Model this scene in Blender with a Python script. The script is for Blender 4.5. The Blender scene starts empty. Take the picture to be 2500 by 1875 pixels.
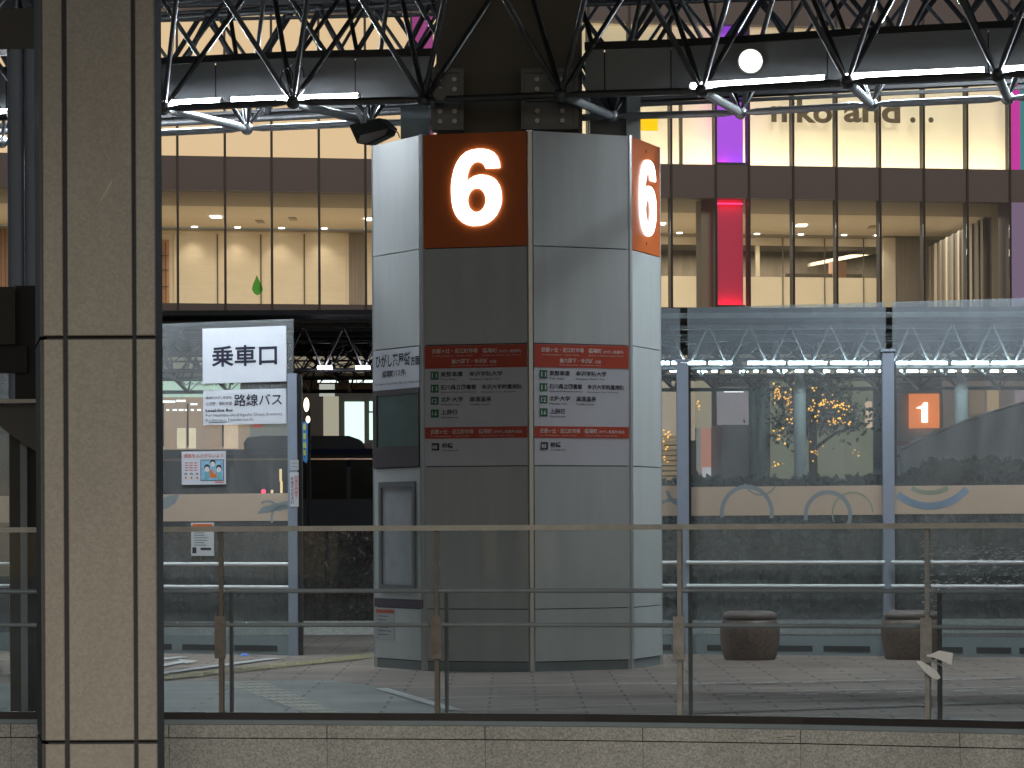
import bpy, bmesh, math, random
from mathutils import Vector, Matrix
from mathutils.geometry import tessellate_polygon
random.seed(11)
C = bpy.context.scene.collection
RAD = math.radians

# ------------------------------------------------------------------ camera
F, CX, HY, ROLL, EYE = 8500.0, 1250.0, 1280.0, 0.0047, 1.15   # focal length in photo pixels, horizon point, camera height
cd = bpy.data.cameras.new('camera'); cam = bpy.data.objects.new('camera', cd); C.objects.link(cam)
cd.sensor_width = 36.0; cd.lens = 36.0 * F / 2500.0; cd.shift_y = (HY - 937.5) / 2500.0
cd.clip_start = 0.5; cd.clip_end = 2000
cam.matrix_world = Matrix.Translation((0, 0, EYE)) @ Matrix.Rotation(RAD(90), 4, 'X') @ Matrix.Rotation(-ROLL, 4, 'Z')
sc = bpy.context.scene; sc.camera = cam
# ------------------------------------------------------------------ world, sun, exposure
w = bpy.data.worlds.new('World'); sc.world = w; w.use_nodes = True
nt = w.node_tree; bg = nt.nodes['Background']
sky = nt.nodes.new('ShaderNodeTexSky'); sky.sky_type = 'NISHITA'; sky.sun_disc = False
sky.sun_elevation = RAD(27); sky.sun_rotation = RAD(172)
nt.links.new(sky.outputs[0], bg.inputs[0]); bg.inputs[1].default_value = 0.018
sl = bpy.data.lights.new('sun', 'SUN'); sl.energy = 1.1; sl.angle = RAD(14); sl.color = (1.0, 0.92, 0.81)
so = bpy.data.objects.new('sun', sl); C.objects.link(so)
so.rotation_euler = (RAD(63), 0, RAD(8))       # town glow from behind the camera
sc.view_settings.view_transform = 'Standard'; sc.view_settings.look = 'None'
sc.view_settings.exposure = 0.6; sc.view_settings.gamma = 1.0
cy = sc.cycles
try:
    cy.max_bounces = 8; cy.transparent_max_bounces = 40; cy.sample_clamp_indirect = 4.0
    cy.caustics_reflective = False; cy.caustics_refractive = False
    cy.use_denoising = True
except Exception: pass

# ------------------------------------------------------------------ projection helpers (a pixel of the photo -> a point in the place)
def ray(px, py):
    u, v = px - CX, HY - py; c, s = math.cos(ROLL), math.sin(ROLL)
    return (u*c + v*s)/F, (-u*s + v*c)/F
def P(px, py, D):
    a, b = ray(px, py); return Vector((a*D, D, EYE + b*D))
def PZ(px, py, z):                    # point of the pixel ray at height z
    a, b = ray(px, py); D = (z - EYE)/b; return Vector((a*D, D, z))
def PX(px, D, z):                     # column px, distance D, height z
    py = HY - (z - EYE)*F/D
    a, b = ray(px, py); return Vector((a*D, D, z))
UP = Vector((0, 0, 1))
class Plane:                          # vertical plane through two plan points, seen from the camera
    def __init__(s, p, q):
        s.o = Vector((p[0], p[1], 0)); s.d = Vector((q[0]-p[0], q[1]-p[1], 0)); s.len = s.d.length; s.d.normalize()
        s.n = Vector((s.d.y, -s.d.x, 0))
    def uz(s, px, py):
        a, b = ray(px, py); k = s.o.dot(s.n)/(Vector((a, 1, 0)).dot(s.n))
        p = Vector((a*k, k, EYE + b*k)); return (p - s.o).dot(s.d), p.z
    def pt(s, u, z, off=0): return s.o + s.d*u + UP*z + s.n*off
    def rect(s, x0, x1, y0, y1):      # pixel rectangle -> u0,u1,z0,z1
        xm, ym = (x0+x1)/2, (y0+y1)/2
        return s.uz(x0, ym)[0], s.uz(x1, ym)[0], s.uz(xm, y1)[1], s.uz(xm, y0)[1]
    def shift(s, off):
        q = Plane((0, 0), (1, 0)); q.o = s.o + s.n*off; q.d = s.d.copy(); q.n = s.n.copy(); q.len = s.len; return q

# ------------------------------------------------------------------ mesh helpers
class MB:
    def __init__(s): s.v = []; s.f = []; s.sm = []; s.mi = []
    def add(s, vs, fs, smooth=False, mi=0):
        b = len(s.v); s.v += [Vector(x) for x in vs]
        for f in fs: s.f.append([b+i for i in f]); s.sm.append(smooth); s.mi.append(mi)
        return s
    def hexa(s, c, mi=0):             # 8 corners: bottom 4 (ccw), top 4
        return s.add(c, [(3,2,1,0),(4,5,6,7),(0,1,5,4),(1,2,6,5),(2,3,7,6),(3,0,4,7)], mi=mi)
    def box(s, c, ex, ey, ez, mi=0):  # centre and half extents (vectors or numbers)
        c = Vector(c)
        if not isinstance(ex, Vector): ex, ey, ez = Vector((ex,0,0)), Vector((0,ey,0)), Vector((0,0,ez))
        return s.hexa([c-ex-ey-ez, c+ex-ey-ez, c+ex+ey-ez, c-ex+ey-ez, c-ex-ey+ez, c+ex-ey+ez, c+ex+ey+ez, c-ex+ey+ez], mi)
    def bar(s, p, q, w, h, mi=0):     # rectangular bar between points; w sideways, h upwards
        p, q = Vector(p), Vector(q); d = (q-p); side = d.cross(UP)
        if side.length < 1e-5: side = Vector((1,0,0))
        side.normalize(); up = side.cross(d).normalized()
        a, b = side*w/2, up*h/2
        return s.hexa([p-a-b, p+a-b, q+a-b, q-a-b, p-a+b, p+a+b, q+a+b, q-a+b], mi)
    def pbox(s, pl, u0, u1, z0, z1, o0, o1, mi=0):
        return s.hexa([pl.pt(u0,z0,o1), pl.pt(u1,z0,o1), pl.pt(u1,z0,o0), pl.pt(u0,z0,o0),
                       pl.pt(u0,z1,o1), pl.pt(u1,z1,o1), pl.pt(u1,z1,o0), pl.pt(u0,z1,o0)], mi)
    def ppx(s, pl, x0, x1, y0, y1, o0, o1, mi=0):
        u0, u1, z0, z1 = pl.rect(x0, x1, y0, y1); return s.pbox(pl, u0, u1, z0, z1, o0, o1, mi)
    def frame(s, pl, u0, u1, z0, z1, t, o0, o1, mi=0):
        s.pbox(pl,u0,u0+t,z0,z1,o0,o1,mi); s.pbox(pl,u1-t,u1,z0,z1,o0,o1,mi)
        s.pbox(pl,u0+t,u1-t,z0,z0+t,o0,o1,mi); s.pbox(pl,u0+t,u1-t,z1-t,z1,o0,o1,mi); return s
    def tube(s, p, q, r, n=10, r2=None, mi=0):
        p, q = Vector(p), Vector(q); d = (q-p).normalized(); r2 = r if r2 is None else r2
        x = d.cross(Vector((0.3,0.5,0.81))); x.normalize(); y = d.cross(x)
        vs = []
        for k in range(n):
            a = 2*math.pi*k/n; e = x*math.cos(a)+y*math.sin(a); vs += [p+e*r, q+e*r2]
        s.add(vs, [(2*k, 2*((k+1)%n), 2*((k+1)%n)+1, 2*k+1) for k in range(n)], True, mi)
        s.add(vs[0::2], [list(range(n))[::-1]], mi=mi); s.add(vs[1::2], [list(range(n))], mi=mi); return s
    def path(s, pts, r, n=8, mi=0):
        for a, b in zip(pts, pts[1:]): s.tube(a, b, r, n, mi=mi)
        return s
    def ball(s, c, r, n=10, m=6, sz=1.0, mi=0):
        c = Vector(c); vs = [c+UP*r*sz]; 
        for j in range(1, m):
            t = math.pi*j/m
            for k in range(n):
                a = 2*math.pi*k/n; vs.append(c+Vector((r*math.sin(t)*math.cos(a), r*math.sin(t)*math.sin(a), r*sz*math.cos(t))))
        vs.append(c-UP*r*sz); fs = []
        for k in range(n): fs.append((0, 1+k, 1+(k+1)%n)); fs.append((len(vs)-1, 1+(m-2)*n+(k+1)%n, 1+(m-2)*n+k))
        for j in range(m-2):
            for k in range(n): fs.append((1+j*n+k, 1+(j+1)*n+k, 1+(j+1)*n+(k+1)%n, 1+j*n+(k+1)%n))
        return s.add(vs, fs, True, mi)
    def lathe(s, c, prof, n=28, mi=0):
        c = Vector(c); vs = []
        for r, z in prof:
            for k in range(n):
                a = 2*math.pi*k/n; vs.append(c+Vector((r*math.cos(a), r*math.sin(a), z)))
        fs = []
        for j in range(len(prof)-1):
            for k in range(n): fs.append((j*n+k, j*n+(k+1)%n, (j+1)*n+(k+1)%n, (j+1)*n+k))
        s.add(vs, fs, True, mi)
        s.add(vs[:n], [list(range(n))[::-1]], mi=mi); s.add(vs[-n:], [list(range(n))], mi=mi); return s
    def prism(s, loops, vec, mi=0):   # planar loops (outer, holes) extruded by vec
        vec = Vector(vec); tris = tessellate_polygon([[Vector(p) for p in l] for l in loops])
        flat = [Vector(p) for l in loops for p in l]; n = len(flat)
        s.add(flat, [t for t in tris], mi=mi); s.add([p+vec for p in flat], [t[::-1] for t in tris], mi=mi)
        b = 0
        for l in loops:
            k = len(l)
            s.add([Vector(p) for p in l]+[Vector(p)+vec for p in l], [(i, (i+1)%k, k+(i+1)%k, k+i) for i in range(k)], mi=mi)
        return s
    def pprism(s, pl, loops, o0, o1, mi=0):   # loops of (u,z) on a plane
        return s.prism([[pl.pt(u, z, o0) for u, z in l] for l in loops], pl.n*(o1-o0), mi)
    def build(s, name, mats, parent=None, fix=True):
        me = bpy.data.meshes.new(name); org = wloc(parent) if parent else None
        vs = s.v
        if parent is None:
            lo = [min(v[i] for v in vs) for i in range(3)]; hi = [max(v[i] for v in vs) for i in range(3)]
            org = Vector(((lo[0]+hi[0])/2, (lo[1]+hi[1])/2, lo[2]))
        me.from_pydata([tuple(v-org) for v in vs], [], s.f)
        if fix:
            bm = bmesh.new(); bm.from_mesh(me); bmesh.ops.recalc_face_normals(bm, faces=bm.faces); bm.to_mesh(me); bm.free()
        me.polygons.foreach_set('use_smooth', s.sm); me.polygons.foreach_set('material_index', s.mi)
        for m in (mats if isinstance(mats, (list, tuple)) else [mats]): me.materials.append(m)
        o = bpy.data.objects.new(name, me); C.objects.link(o)
        if parent: o.parent = parent; WL[o.name] = org
        else: o.location = org; WL[o.name] = org
        return o
WL = {}
def wloc(o): return WL[o.name]
def thing(name, label, cat, loc, group=None):
    o = bpy.data.objects.new(name, None); C.objects.link(o); o.location = loc; WL[o.name] = Vector(loc)
    o.empty_display_size = 0.2
    return tag(o, label, cat, group)
def tag(o, label, cat, group=None, kind=None):
    o['label'] = label; o['category'] = cat
    if group: o['group'] = group
    o['kind'] = kind or 'thing'
    return o
def struct(o): o['kind'] = 'structure'; return o

# lettering: a text curve turned into flat mesh, stretched into a rectangle of a plane
_tc = {}
def glyphs(txt, bold, res):
    key = (txt, bold, res)
    if key not in _tc:
        cu = bpy.data.curves.new('t', 'FONT'); cu.body = txt; cu.size = 1; cu.offset = bold; cu.resolution_u = res; cu.fill_mode = 'FRONT'
        o = bpy.data.objects.new('t', cu); C.objects.link(o); dg = bpy.context.evaluated_depsgraph_get(); dg.update()
        me = o.evaluated_get(dg).to_mesh()
        _tc[key] = ([v.co.copy() for v in me.vertices], [list(p.vertices) for p in me.polygons])
        o.evaluated_get(dg).to_mesh_clear(); bpy.data.objects.remove(o); bpy.data.curves.remove(cu)
    return _tc[key]
def write(mb, pl, txt, u0, u1, z0, z1, off, bold=0.012, res=2, mi=0, keep=False):
    vs, fs = glyphs(txt, bold, res)
    if not vs: return
    ax, bx = min(v.x for v in vs), max(v.x for v in vs); ay, by = min(v.y for v in vs), max(v.y for v in vs)
    sx, sz = (u1-u0)/max(bx-ax, 1e-6), (z1-z0)/max(by-ay, 1e-6)
    if keep: sx = sz
    mb.add([pl.pt(u0+(v.x-ax)*sx, z0+(v.y-ay)*sz, off) for v in vs], fs, mi=mi)
def wpx(mb, pl, txt, x0, x1, y0, y1, off, bold=0.012, res=2, mi=0):
    u0, u1, z0, z1 = pl.rect(x0, x1, y0, y1); write(mb, pl, txt, u0, u1, z0, z1, off, bold, res, mi)

# ------------------------------------------------------------------ materials
def M(name, col, rough=0.55, metal=0.0, var=0.12, scale=6.0, bump=0.0, spec=0.5, stretch=None):
    m = bpy.data.materials.new(name); m.use_nodes = True; t = m.node_tree; b = t.nodes['Principled BSDF']
    b.inputs['Roughness'].default_value = rough; b.inputs['Metallic'].default_value = metal
    b.inputs['Specular IOR Level'].default_value = spec
    tc = t.nodes.new('ShaderNodeTexCoord'); src = tc.outputs['Object']
    if stretch:
        mp = t.nodes.new('ShaderNodeMapping'); mp.inputs['Scale'].default_value = stretch; t.links.new(src, mp.inputs[0]); src = mp.outputs[0]
    n = t.nodes.new('ShaderNodeTexNoise'); n.inputs['Scale'].default_value = scale; n.inputs['Detail'].default_value = 6; n.inputs['Roughness'].default_value = 0.65
    t.links.new(src, n.inputs['Vector'])
    r = t.nodes.new('ShaderNodeValToRGB'); r.color_ramp.elements[0].position = 0.3; r.color_ramp.elements[1].position = 0.7
    r.color_ramp.elements[0].color = [c*(1-var) for c in col]+[1]; r.color_ramp.elements[1].color = [min(1, c*(1+var)) for c in col]+[1]
    t.links.new(n.outputs['Fac'], r.inputs[0]); t.links.new(r.outputs[0], b.inputs['Base Color'])
    mr = t.nodes.new('ShaderNodeMapRange'); mr.inputs['To Min'].default_value = max(0.03, rough-0.08); mr.inputs['To Max'].default_value = min(1, rough+0.08)
    t.links.new(n.outputs['Fac'], mr.inputs['Value']); t.links.new(mr.outputs[0], b.inputs['Roughness'])
    if bump:
        bp = t.nodes.new('ShaderNodeBump'); bp.inputs['Strength'].default_value = bump; bp.inputs['Distance'].default_value = 0.01
        n2 = t.nodes.new('ShaderNodeTexNoise'); n2.inputs['Scale'].default_value = scale*9; n2.inputs['Detail'].default_value = 4
        t.links.new(src, n2.inputs['Vector']); t.links.new(n2.outputs['Fac'], bp.inputs['Height']); t.links.new(bp.outputs[0], b.inputs['Normal'])
    return m
def E(name, col, strength):
    m = bpy.data.materials.new(name); m.use_nodes = True; t = m.node_tree
    for n in list(t.nodes): t.nodes.remove(n)
    o = t.nodes.new('ShaderNodeOutputMaterial'); e = t.nodes.new('ShaderNodeEmission')
    e.inputs[0].default_value = list(col)+[1]; e.inputs[1].default_value = strength; t.links.new(e.outputs[0], o.inputs[0]); return m
def GLASS(name, tint=(0.93,0.96,0.95), dust=0.05, dustcol=(0.75,0.82,0.9), refl=1.0, dscale=3.0, dvar=0.5, stretch=(1,1,1)):
    m = bpy.data.materials.new(name); m.use_nodes = True; t = m.node_tree
    for n in list(t.nodes): t.nodes.remove(n)
    o = t.nodes.new('ShaderNodeOutputMaterial'); tr = t.nodes.new('ShaderNodeBsdfTransparent'); tr.inputs[0].default_value = list(tint)+[1]
    gl = t.nodes.new('ShaderNodeBsdfGlossy'); gl.inputs['Roughness'].default_value = 0.02
    fr = t.nodes.new('ShaderNodeFresnel'); fr.inputs[0].default_value = 1.45
    ml = t.nodes.new('ShaderNodeMath'); ml.operation = 'MULTIPLY'; ml.inputs[1].default_value = refl; t.links.new(fr.outputs[0], ml.inputs[0])
    m1 = t.nodes.new('ShaderNodeMixShader'); t.links.new(ml.outputs[0], m1.inputs[0]); t.links.new(tr.outputs[0], m1.inputs[1]); t.links.new(gl.outputs[0], m1.inputs[2])
    df = t.nodes.new('ShaderNodeBsdfDiffuse'); df.inputs[0].default_value = list(dustcol)+[1]
    tl = t.nodes.new('ShaderNodeBsdfTranslucent'); tl.inputs[0].default_value = list(dustcol)+[1]
    dd = t.nodes.new('ShaderNodeMixShader'); dd.inputs[0].default_value = 0.4; t.links.new(df.outputs[0], dd.inputs[1]); t.links.new(tl.outputs[0], dd.inputs[2])
    tc = t.nodes.new('ShaderNodeTexCoord'); mp = t.nodes.new('ShaderNodeMapping'); mp.inputs['Scale'].default_value = stretch
    t.links.new(tc.outputs['Object'], mp.inputs[0])
    ns = t.nodes.new('ShaderNodeTexNoise'); ns.inputs['Scale'].default_value = dscale; ns.inputs['Detail'].default_value = 8; ns.inputs['Roughness'].default_value = 0.7
    t.links.new(mp.outputs[0], ns.inputs['Vector'])
    mr = t.nodes.new('ShaderNodeMapRange'); mr.inputs['From Min'].default_value = 0.3; mr.inputs['From Max'].default_value = 0.7
    mr.inputs['To Min'].default_value = dust*(1-dvar); mr.inputs['To Max'].default_value = dust*(1+dvar); t.links.new(ns.outputs['Fac'], mr.inputs['Value'])
    m2 = t.nodes.new('ShaderNodeMixShader'); t.links.new(mr.outputs[0], m2.inputs[0]); t.links.new(m1.outputs[0], m2.inputs[1]); t.links.new(dd.outputs[0], m2.inputs[2])
    t.links.new(m2.outputs[0], o.inputs[0]); return m

m_paint = M('grey painted panel', (0.52,0.56,0.56), 0.45, 0, 0.06, 3.5, stretch=(2.2,2.2,.22))
m_trim = M('aluminium trim', (0.55,0.57,0.58), 0.35, 0.6, 0.05)
m_seam = M('dark joint', (0.03,0.032,0.035), 0.7)
m_orange = M('orange sign face', (0.62,0.13,0.018), 0.4, 0, 0.04)
m_red = M('red sign band', (0.50,0.065,0.03), 0.45, 0, 0.04)
m_white = M('white sign face', (0.62,0.64,0.70), 0.45, 0, 0.04)
m_paper = M('white paper', (0.66,0.67,0.70), 0.6, 0, 0.05)
m_ink = M('black ink', (0.012,0.012,0.03), 0.6)
m_greyink = M('grey ink', (0.10,0.10,0.12), 0.6)
m_whiteink = M('white ink', (0.75,0.70,0.68), 0.6)
m_green = M('green route tile', (0.015,0.16,0.08), 0.5)
m_brown = M('brown route tile', (0.05,0.035,0.04), 0.5)
m_num = E('lit numeral', (1.0,1.0,1.0), 2.6)
m_led = E('LED tube light', (0.88,0.92,1.0), 60)
m_ledr = E('LED tube light soft', (0.88,0.92,1.0), 30)
m_ledadd = E('added LED tube light', (0.84,0.94,1.0), 330)
m_led2 = E('LED tube light far', (0.80,0.98,1.0), 32)
m_led3 = E('LED tube light dim', (0.88,0.86,1.0), 9)
m_steel = M('dark steel tube', (0.10,0.105,0.11), 0.38, 0.55, 0.2, 9)
m_steel2 = M('grey steel tube', (0.42,0.44,0.46), 0.36, 0.35, 0.12, 9)
m_black = M('black steel', (0.018,0.018,0.02), 0.5, 0.2, 0.2)
m_fascia = M('grey canopy fascia', (0.30,0.33,0.345), 0.5, 0.1, 0.07, 3)
m_colum = M('brown grey column cladding', (0.17,0.158,0.14), 0.6, 0, 0.08, 3)
m_postblue = M('blue grey post paint', (0.30,0.35,0.44), 0.4, 0.15, 0.06, 4)
m_kick = M('blue grey kick panel', (0.24,0.29,0.31), 0.5, 0.1, 0.1, 4)
m_rail = M('stainless rail', (0.62,0.64,0.66), 0.22, 0.6, 0.03, 3)
m_bronze = M('bronze rail', (0.58,0.56,0.50), 0.38, 0.25, 0.15, 10)
m_wrail = M('pale steel rail', (0.72,0.74,0.76), 0.3, 0.0, 0.03, 3)
m_brz2 = M('dark bronze post', (0.22,0.195,0.165), 0.4, 0.4, 0.15, 10)
m_plate2 = M('dull clamp plate', (0.25,0.22,0.19), 0.4, 0.4, 0.2, 15)
m_plate = M('steel clamp plate', (0.48,0.46,0.42), 0.38, 0.4, 0.2, 15)
m_glass = GLASS('clear railing glass', (0.95,0.97,0.965), 0.030, (0.66,0.74,0.74), 0.8, 2.2, 0.8)
m_screen = GLASS('hazy screen glass', (0.87,0.92,0.92), 0.16, (0.90,0.93,0.97), 0.8, 6.0, 0.45, (1,1,0.35))  # milky haze put into the pane as pale diffuse colour
m_frost = GLASS('frosted upper film', (0.94,0.96,0.98), 0.11, (0.86,0.92,1.0), 0.3, 9.0, 0.35, (1,1,0.3))
m_film = M('beige film band', (0.50,0.40,0.31), 0.6, 0, 0.04, 3)
m_motif = M('blue grey motif', (0.24,0.285,0.30), 0.6, 0, 0.05)
m_motifg = M('green grey motif', (0.27,0.31,0.24), 0.6, 0, 0.05)
m_pglass = GLASS('window glass', (0.93,0.94,0.93), 0.01, (0.6,0.6,0.6), 0.7)
def stone_mat(name, col, speck, scale=55, rough=0.55, streak=0.17):
    m = M(name, col, rough, 0, streak, 1.6, 0.15, stretch=(1,1,0.25)); t = m.node_tree; b = t.nodes['Principled BSDF']
    base = b.inputs['Base Color'].links[0].from_socket
    tc = t.nodes.new('ShaderNodeTexCoord'); v = t.nodes.new('ShaderNodeTexVoronoi'); v.inputs['Scale'].default_value = scale; v.feature = 'F1'
    t.links.new(tc.outputs['Object'], v.inputs['Vector'])
    r = t.nodes.new('ShaderNodeSeparateColor'); t.links.new(v.outputs['Color'], r.inputs[0])
    mr = t.nodes.new('ShaderNodeMapRange'); mr.inputs['To Min'].default_value = 1-speck; mr.inputs['To Max'].default_value = 1+speck; t.links.new(r.outputs[0], mr.inputs['Value'])
    mx = t.nodes.new('ShaderNodeMix'); mx.data_type = 'RGBA'; mx.blend_type = 'MULTIPLY'; mx.inputs[0].default_value = 1
    t.links.new(base, mx.inputs[6]); t.links.new(mr.outputs[0], mx.inputs[7]); t.links.new(mx.outputs[2], b.inputs['Base Color']); return m
m_stone = stone_mat('beige pillar stone', (0.34,0.31,0.26), 0.10, 90)
m_granite = stone_mat('grey granite', (0.44,0.44,0.41), 0.30, 130, 0.5)
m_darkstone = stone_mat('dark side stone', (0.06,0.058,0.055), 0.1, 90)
exec_after = []
# ================================================================== SETTING: ground sheets
def gpoly(name, pts, z, mat, thick=0.0):
    mb = MB(); q = [PZ(x, y, z) if not isinstance(x, Vector) else x for x, y in pts]
    mb.add(q, [list(range(len(q)))]); return mb.build(name, mat, None)
m_asph = M('asphalt', (0.05,0.05,0.052), 0.7, 0, 0.25, 1.2, 0.3)
def paving_mat(name, c1, c2, mortar, sx, sy, rough):
    m = bpy.data.materials.new(name); m.use_nodes = True; t = m.node_tree; b = t.nodes['Principled BSDF']
    tc = t.nodes.new('ShaderNodeTexCoord'); br = t.nodes.new('ShaderNodeTexBrick'); br.offset = 0.5
    br.inputs['Color1'].default_value = c1+(1,); br.inputs['Color2'].default_value = c2+(1,); br.inputs['Mortar'].default_value = mortar+(1,)
    br.inputs['Scale'].default_value = 1.0; br.inputs['Mortar Size'].default_value = 0.010; br.inputs['Brick Width'].default_value = sx; br.inputs['Row Height'].default_value = sy
    t.links.new(tc.outputs['Object'], br.inputs['Vector'])
    n = t.nodes.new('ShaderNodeTexNoise'); n.inputs['Scale'].default_value = 0.9; n.inputs['Detail'].default_value = 8; t.links.new(tc.outputs['Object'], n.inputs['Vector'])
    mr = t.nodes.new('ShaderNodeMapRange'); mr.inputs['From Min'].default_value = 0.3; mr.inputs['From Max'].default_value = 0.7; mr.inputs['To Min'].default_value = 0.72; mr.inputs['To Max'].default_value = 1.25
    t.links.new(n.outputs['Fac'], mr.inputs['Value'])
    mx = t.nodes.new('ShaderNodeMix'); mx.data_type = 'RGBA'; mx.blend_type = 'MULTIPLY'; mx.inputs[0].default_value = 1
    t.links.new(br.outputs['Color'], mx.inputs[6]); t.links.new(mr.outputs[0], mx.inputs[7]); t.links.new(mx.outputs[2], b.inputs['Base Color'])
    r2 = t.nodes.new('ShaderNodeMapRange'); r2.inputs['To Min'].default_value = rough-0.12; r2.inputs['To Max'].default_value = rough+0.14; t.links.new(n.outputs['Fac'], r2.inputs['Value'])
    t.links.new(r2.outputs[0], b.inputs['Roughness']); return m
m_pave = paving_mat('brown platform tiles', (0.29,0.225,0.19), (0.235,0.185,0.16), (0.10,0.085,0.075), 0.6, 0.3, 0.72)
m_slab = paving_mat('pale concrete flags', (0.275,0.28,0.27), (0.225,0.235,0.23), (0.11,0.11,0.11), 1.2, 0.3, 0.66)
m_yellow = M('yellow tactile tile', (0.29,0.245,0.13), 0.65, 0, 0.25, 3)
m_line = M('worn white paint', (0.52,0.53,0.53), 0.6, 0, 0.2, 7)
mb = MB(); mb.add([(-400,-60,-0.35),(400,-60,-0.35),(400,900,-0.35),(-400,900,-0.35)], [(0,1,2,3)]); struct(mb.build('road', m_asph))
FD = [(-500,19.0),(-200,18.9),(380,18.75),(798,18.6),(1185,18.45),(1425,18.34),(1954,18.0),(2500,17.49),(2800,17.15),(3000,16.95)]
def lerp(tab, x):
    for (a, va), (b, vb) in zip(tab, tab[1:]):
        if x <= b: return va+(vb-va)*(x-a)/(b-a)
    return tab[-1][1]
def fq(px, z=0.0): return PX(px, lerp(FD, px), z)
mb = MB(); front = [fq(x) + Vector((0,0.3,0)) for x in range(-500, 3001, 100)]
back = [Vector((9.0, 37.0, 0)), Vector((-7.5, 37.0, 0))]
poly = [Vector((p.x,p.y,0)) for p in front] + back
mb.prism([poly], (0,0,-0.34)); struct(mb.build('platform', m_pave))
struct(gpoly('pavement', [(-420,1672),(380,1664),(800,1660),(931,1679),(1125,1740),(1160,1752),(760,1757),(200,1764),(-420,1772)], 0.004, m_slab))
# tactile guide strips: flat yellow tiles with rows of raised bars
def tactile(pts, n, m):
    mb = MB(); a, b, c, d = [PZ(x, y, 0.008) for x, y in pts]; mb.add([a,b,c,d], [(0,1,2,3)])
    for i in range(n):
        for j in range(m):
            def q(s, t): return (a*(1-s)+b*s)*(1-t) + (d*(1-s)+c*s)*t + Vector((0,0,0.0005))
            s0, s1 = (i+0.12)/n, (i+0.88)/n; t0, t1 = (j+0.3)/m, (j+0.7)/m
            mb.hexa([q(s0,t0),q(s1,t0),q(s1,t1),q(s0,t1)]+[q(s0,t0)+Vector((0,0,.0015)),q(s1,t0)+Vector((0,0,.0015)),q(s1,t1)+Vector((0,0,.0015)),q(s0,t1)+Vector((0,0,.0015))])
    return mb
o = tactile([(380,1650),(905,1596),(905,1606),(380,1662)], 16, 4).build('tactile_paving', m_yellow); struct(o)
o = tactile([(535,1664),(640,1662),(870,1756),(790,1757)], 5, 12).build('tactile_paving', M('pale tactile tile', (0.34,0.33,0.27), 0.6, 0, 0.2)); struct(o)
def line(x0, y0, x1, y1, wpx, z=0.012, mat=None):
    a, b = PZ(x0, y0, z), PZ(x1, y1, z); d = (b-a).normalized(); s = Vector((-d.y, d.x, 0))*wpx/2
    mb = MB(); mb.add([a-s, b-s, b+s, a+s], [(0,1,2,3)]); return struct(mb.build('painted_line', mat or m_line))
line(380,1645,672,1606,0.12); line(380,1610,450,1603,0.10); line(931,1680,1112,1733,0.09)
m_joint = M('dark drain joint', (0.10,0.095,0.085), 0.6); m_pale = M('pale joint', (0.40,0.37,0.34), 0.5, 0, 0.15)
line(1400,1747,2700,1705,0.10, mat=m_joint); line(960,1678,2700,1652,0.05, mat=m_pale); line(1000,1704,2700,1672,0.05, mat=m_pale)
line(1080,1733,2700,1686,0.035, mat=m_pale)
mb = MB(); a = [PZ(x,y,0.012) for x,y in [(385,1622),(440,1613),(435,1609),(483,1613),(452,1620),(450,1617),(392,1628)]]; mb.add(a, [list(range(7))]); struct(mb.build('painted_arrow', m_line))
# tile gloss reflections painted as pale dashes on the right
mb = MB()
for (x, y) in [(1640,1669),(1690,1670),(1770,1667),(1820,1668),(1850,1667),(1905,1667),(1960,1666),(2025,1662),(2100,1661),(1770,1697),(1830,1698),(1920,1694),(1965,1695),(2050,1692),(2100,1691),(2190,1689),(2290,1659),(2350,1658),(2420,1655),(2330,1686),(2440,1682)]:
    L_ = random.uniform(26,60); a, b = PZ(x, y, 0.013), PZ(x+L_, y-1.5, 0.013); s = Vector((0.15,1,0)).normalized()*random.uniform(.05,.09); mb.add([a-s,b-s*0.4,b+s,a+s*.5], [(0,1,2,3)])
struct(mb.build('glint_dashes', M('pale glint dash', (0.36,0.36,0.34), 0.45, 0, 0.3, 20)))

# ================================================================== granite kerb wall with glass railing
wall = thing('granite_wall', 'low grey speckled granite wall under the glass railing, with coping stones and metal flashing', 'wall', fq(1250, -0.35))
js = [-420,26,412,798,1184,1569,1954,2343,2735,3000]
def seg(mb, x0, x1, z0, z1, o0, o1, step=130, gap=0.0):       # curved strip of wall from px x0 to x1, o = distance behind the face
    n = max(1, int((x1-x0)/step)); xs = [x0+(x1-x0)*i/n for i in range(n+1)]
    vs = []
    for x in xs:
        p = fq(x); t = (fq(x+10)-fq(x-10)).normalized(); nn = Vector((-t.y, t.x, 0))
        if x == x0: p = p + t*gap
        if x == x1: p = p - t*gap
        for o, z in ((o0,z0),(o0,z1),(o1,z1),(o1,z0)): vs.append(Vector((p.x,p.y,0))+nn*o+UP*z)
    fs = [(4*i+k, 4*i+4+k, 4*i+4+(k+1)%4, 4*i+(k+1)%4) for i in range(n) for k in range(4)]
    fs += [(0,1,2,3), (4*n+3,4*n+2,4*n+1,4*n)]
    mb.add(vs, fs)
for a, b in zip(js, js[1:]):
    mb = MB(); seg(mb, a, b, 0.012, 0.08, 0.0, 0.34, gap=0.003); mb.build('coping_stone', m_granite, wall)
    mb = MB(); seg(mb, a, b, -0.35, 0.006, 0.006, 0.33, gap=0.0012); mb.build('facing_slab', m_granite, wall)
mb = MB(); seg(mb, -420, 3000, -0.345, 0.07, 0.03, 0.29); mb.build('wall_core', m_seam, wall)
mb = MB(); seg(mb, -420, 3000, 0.081, 0.104, 0.06, 0.20); mb.build('flashing', m_kick, wall)
rl = thing('glass_railing', 'long frameless glass railing with bronze handrail and two steel rails on the granite wall', 'railing', fq(1250, 0.10))
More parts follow.
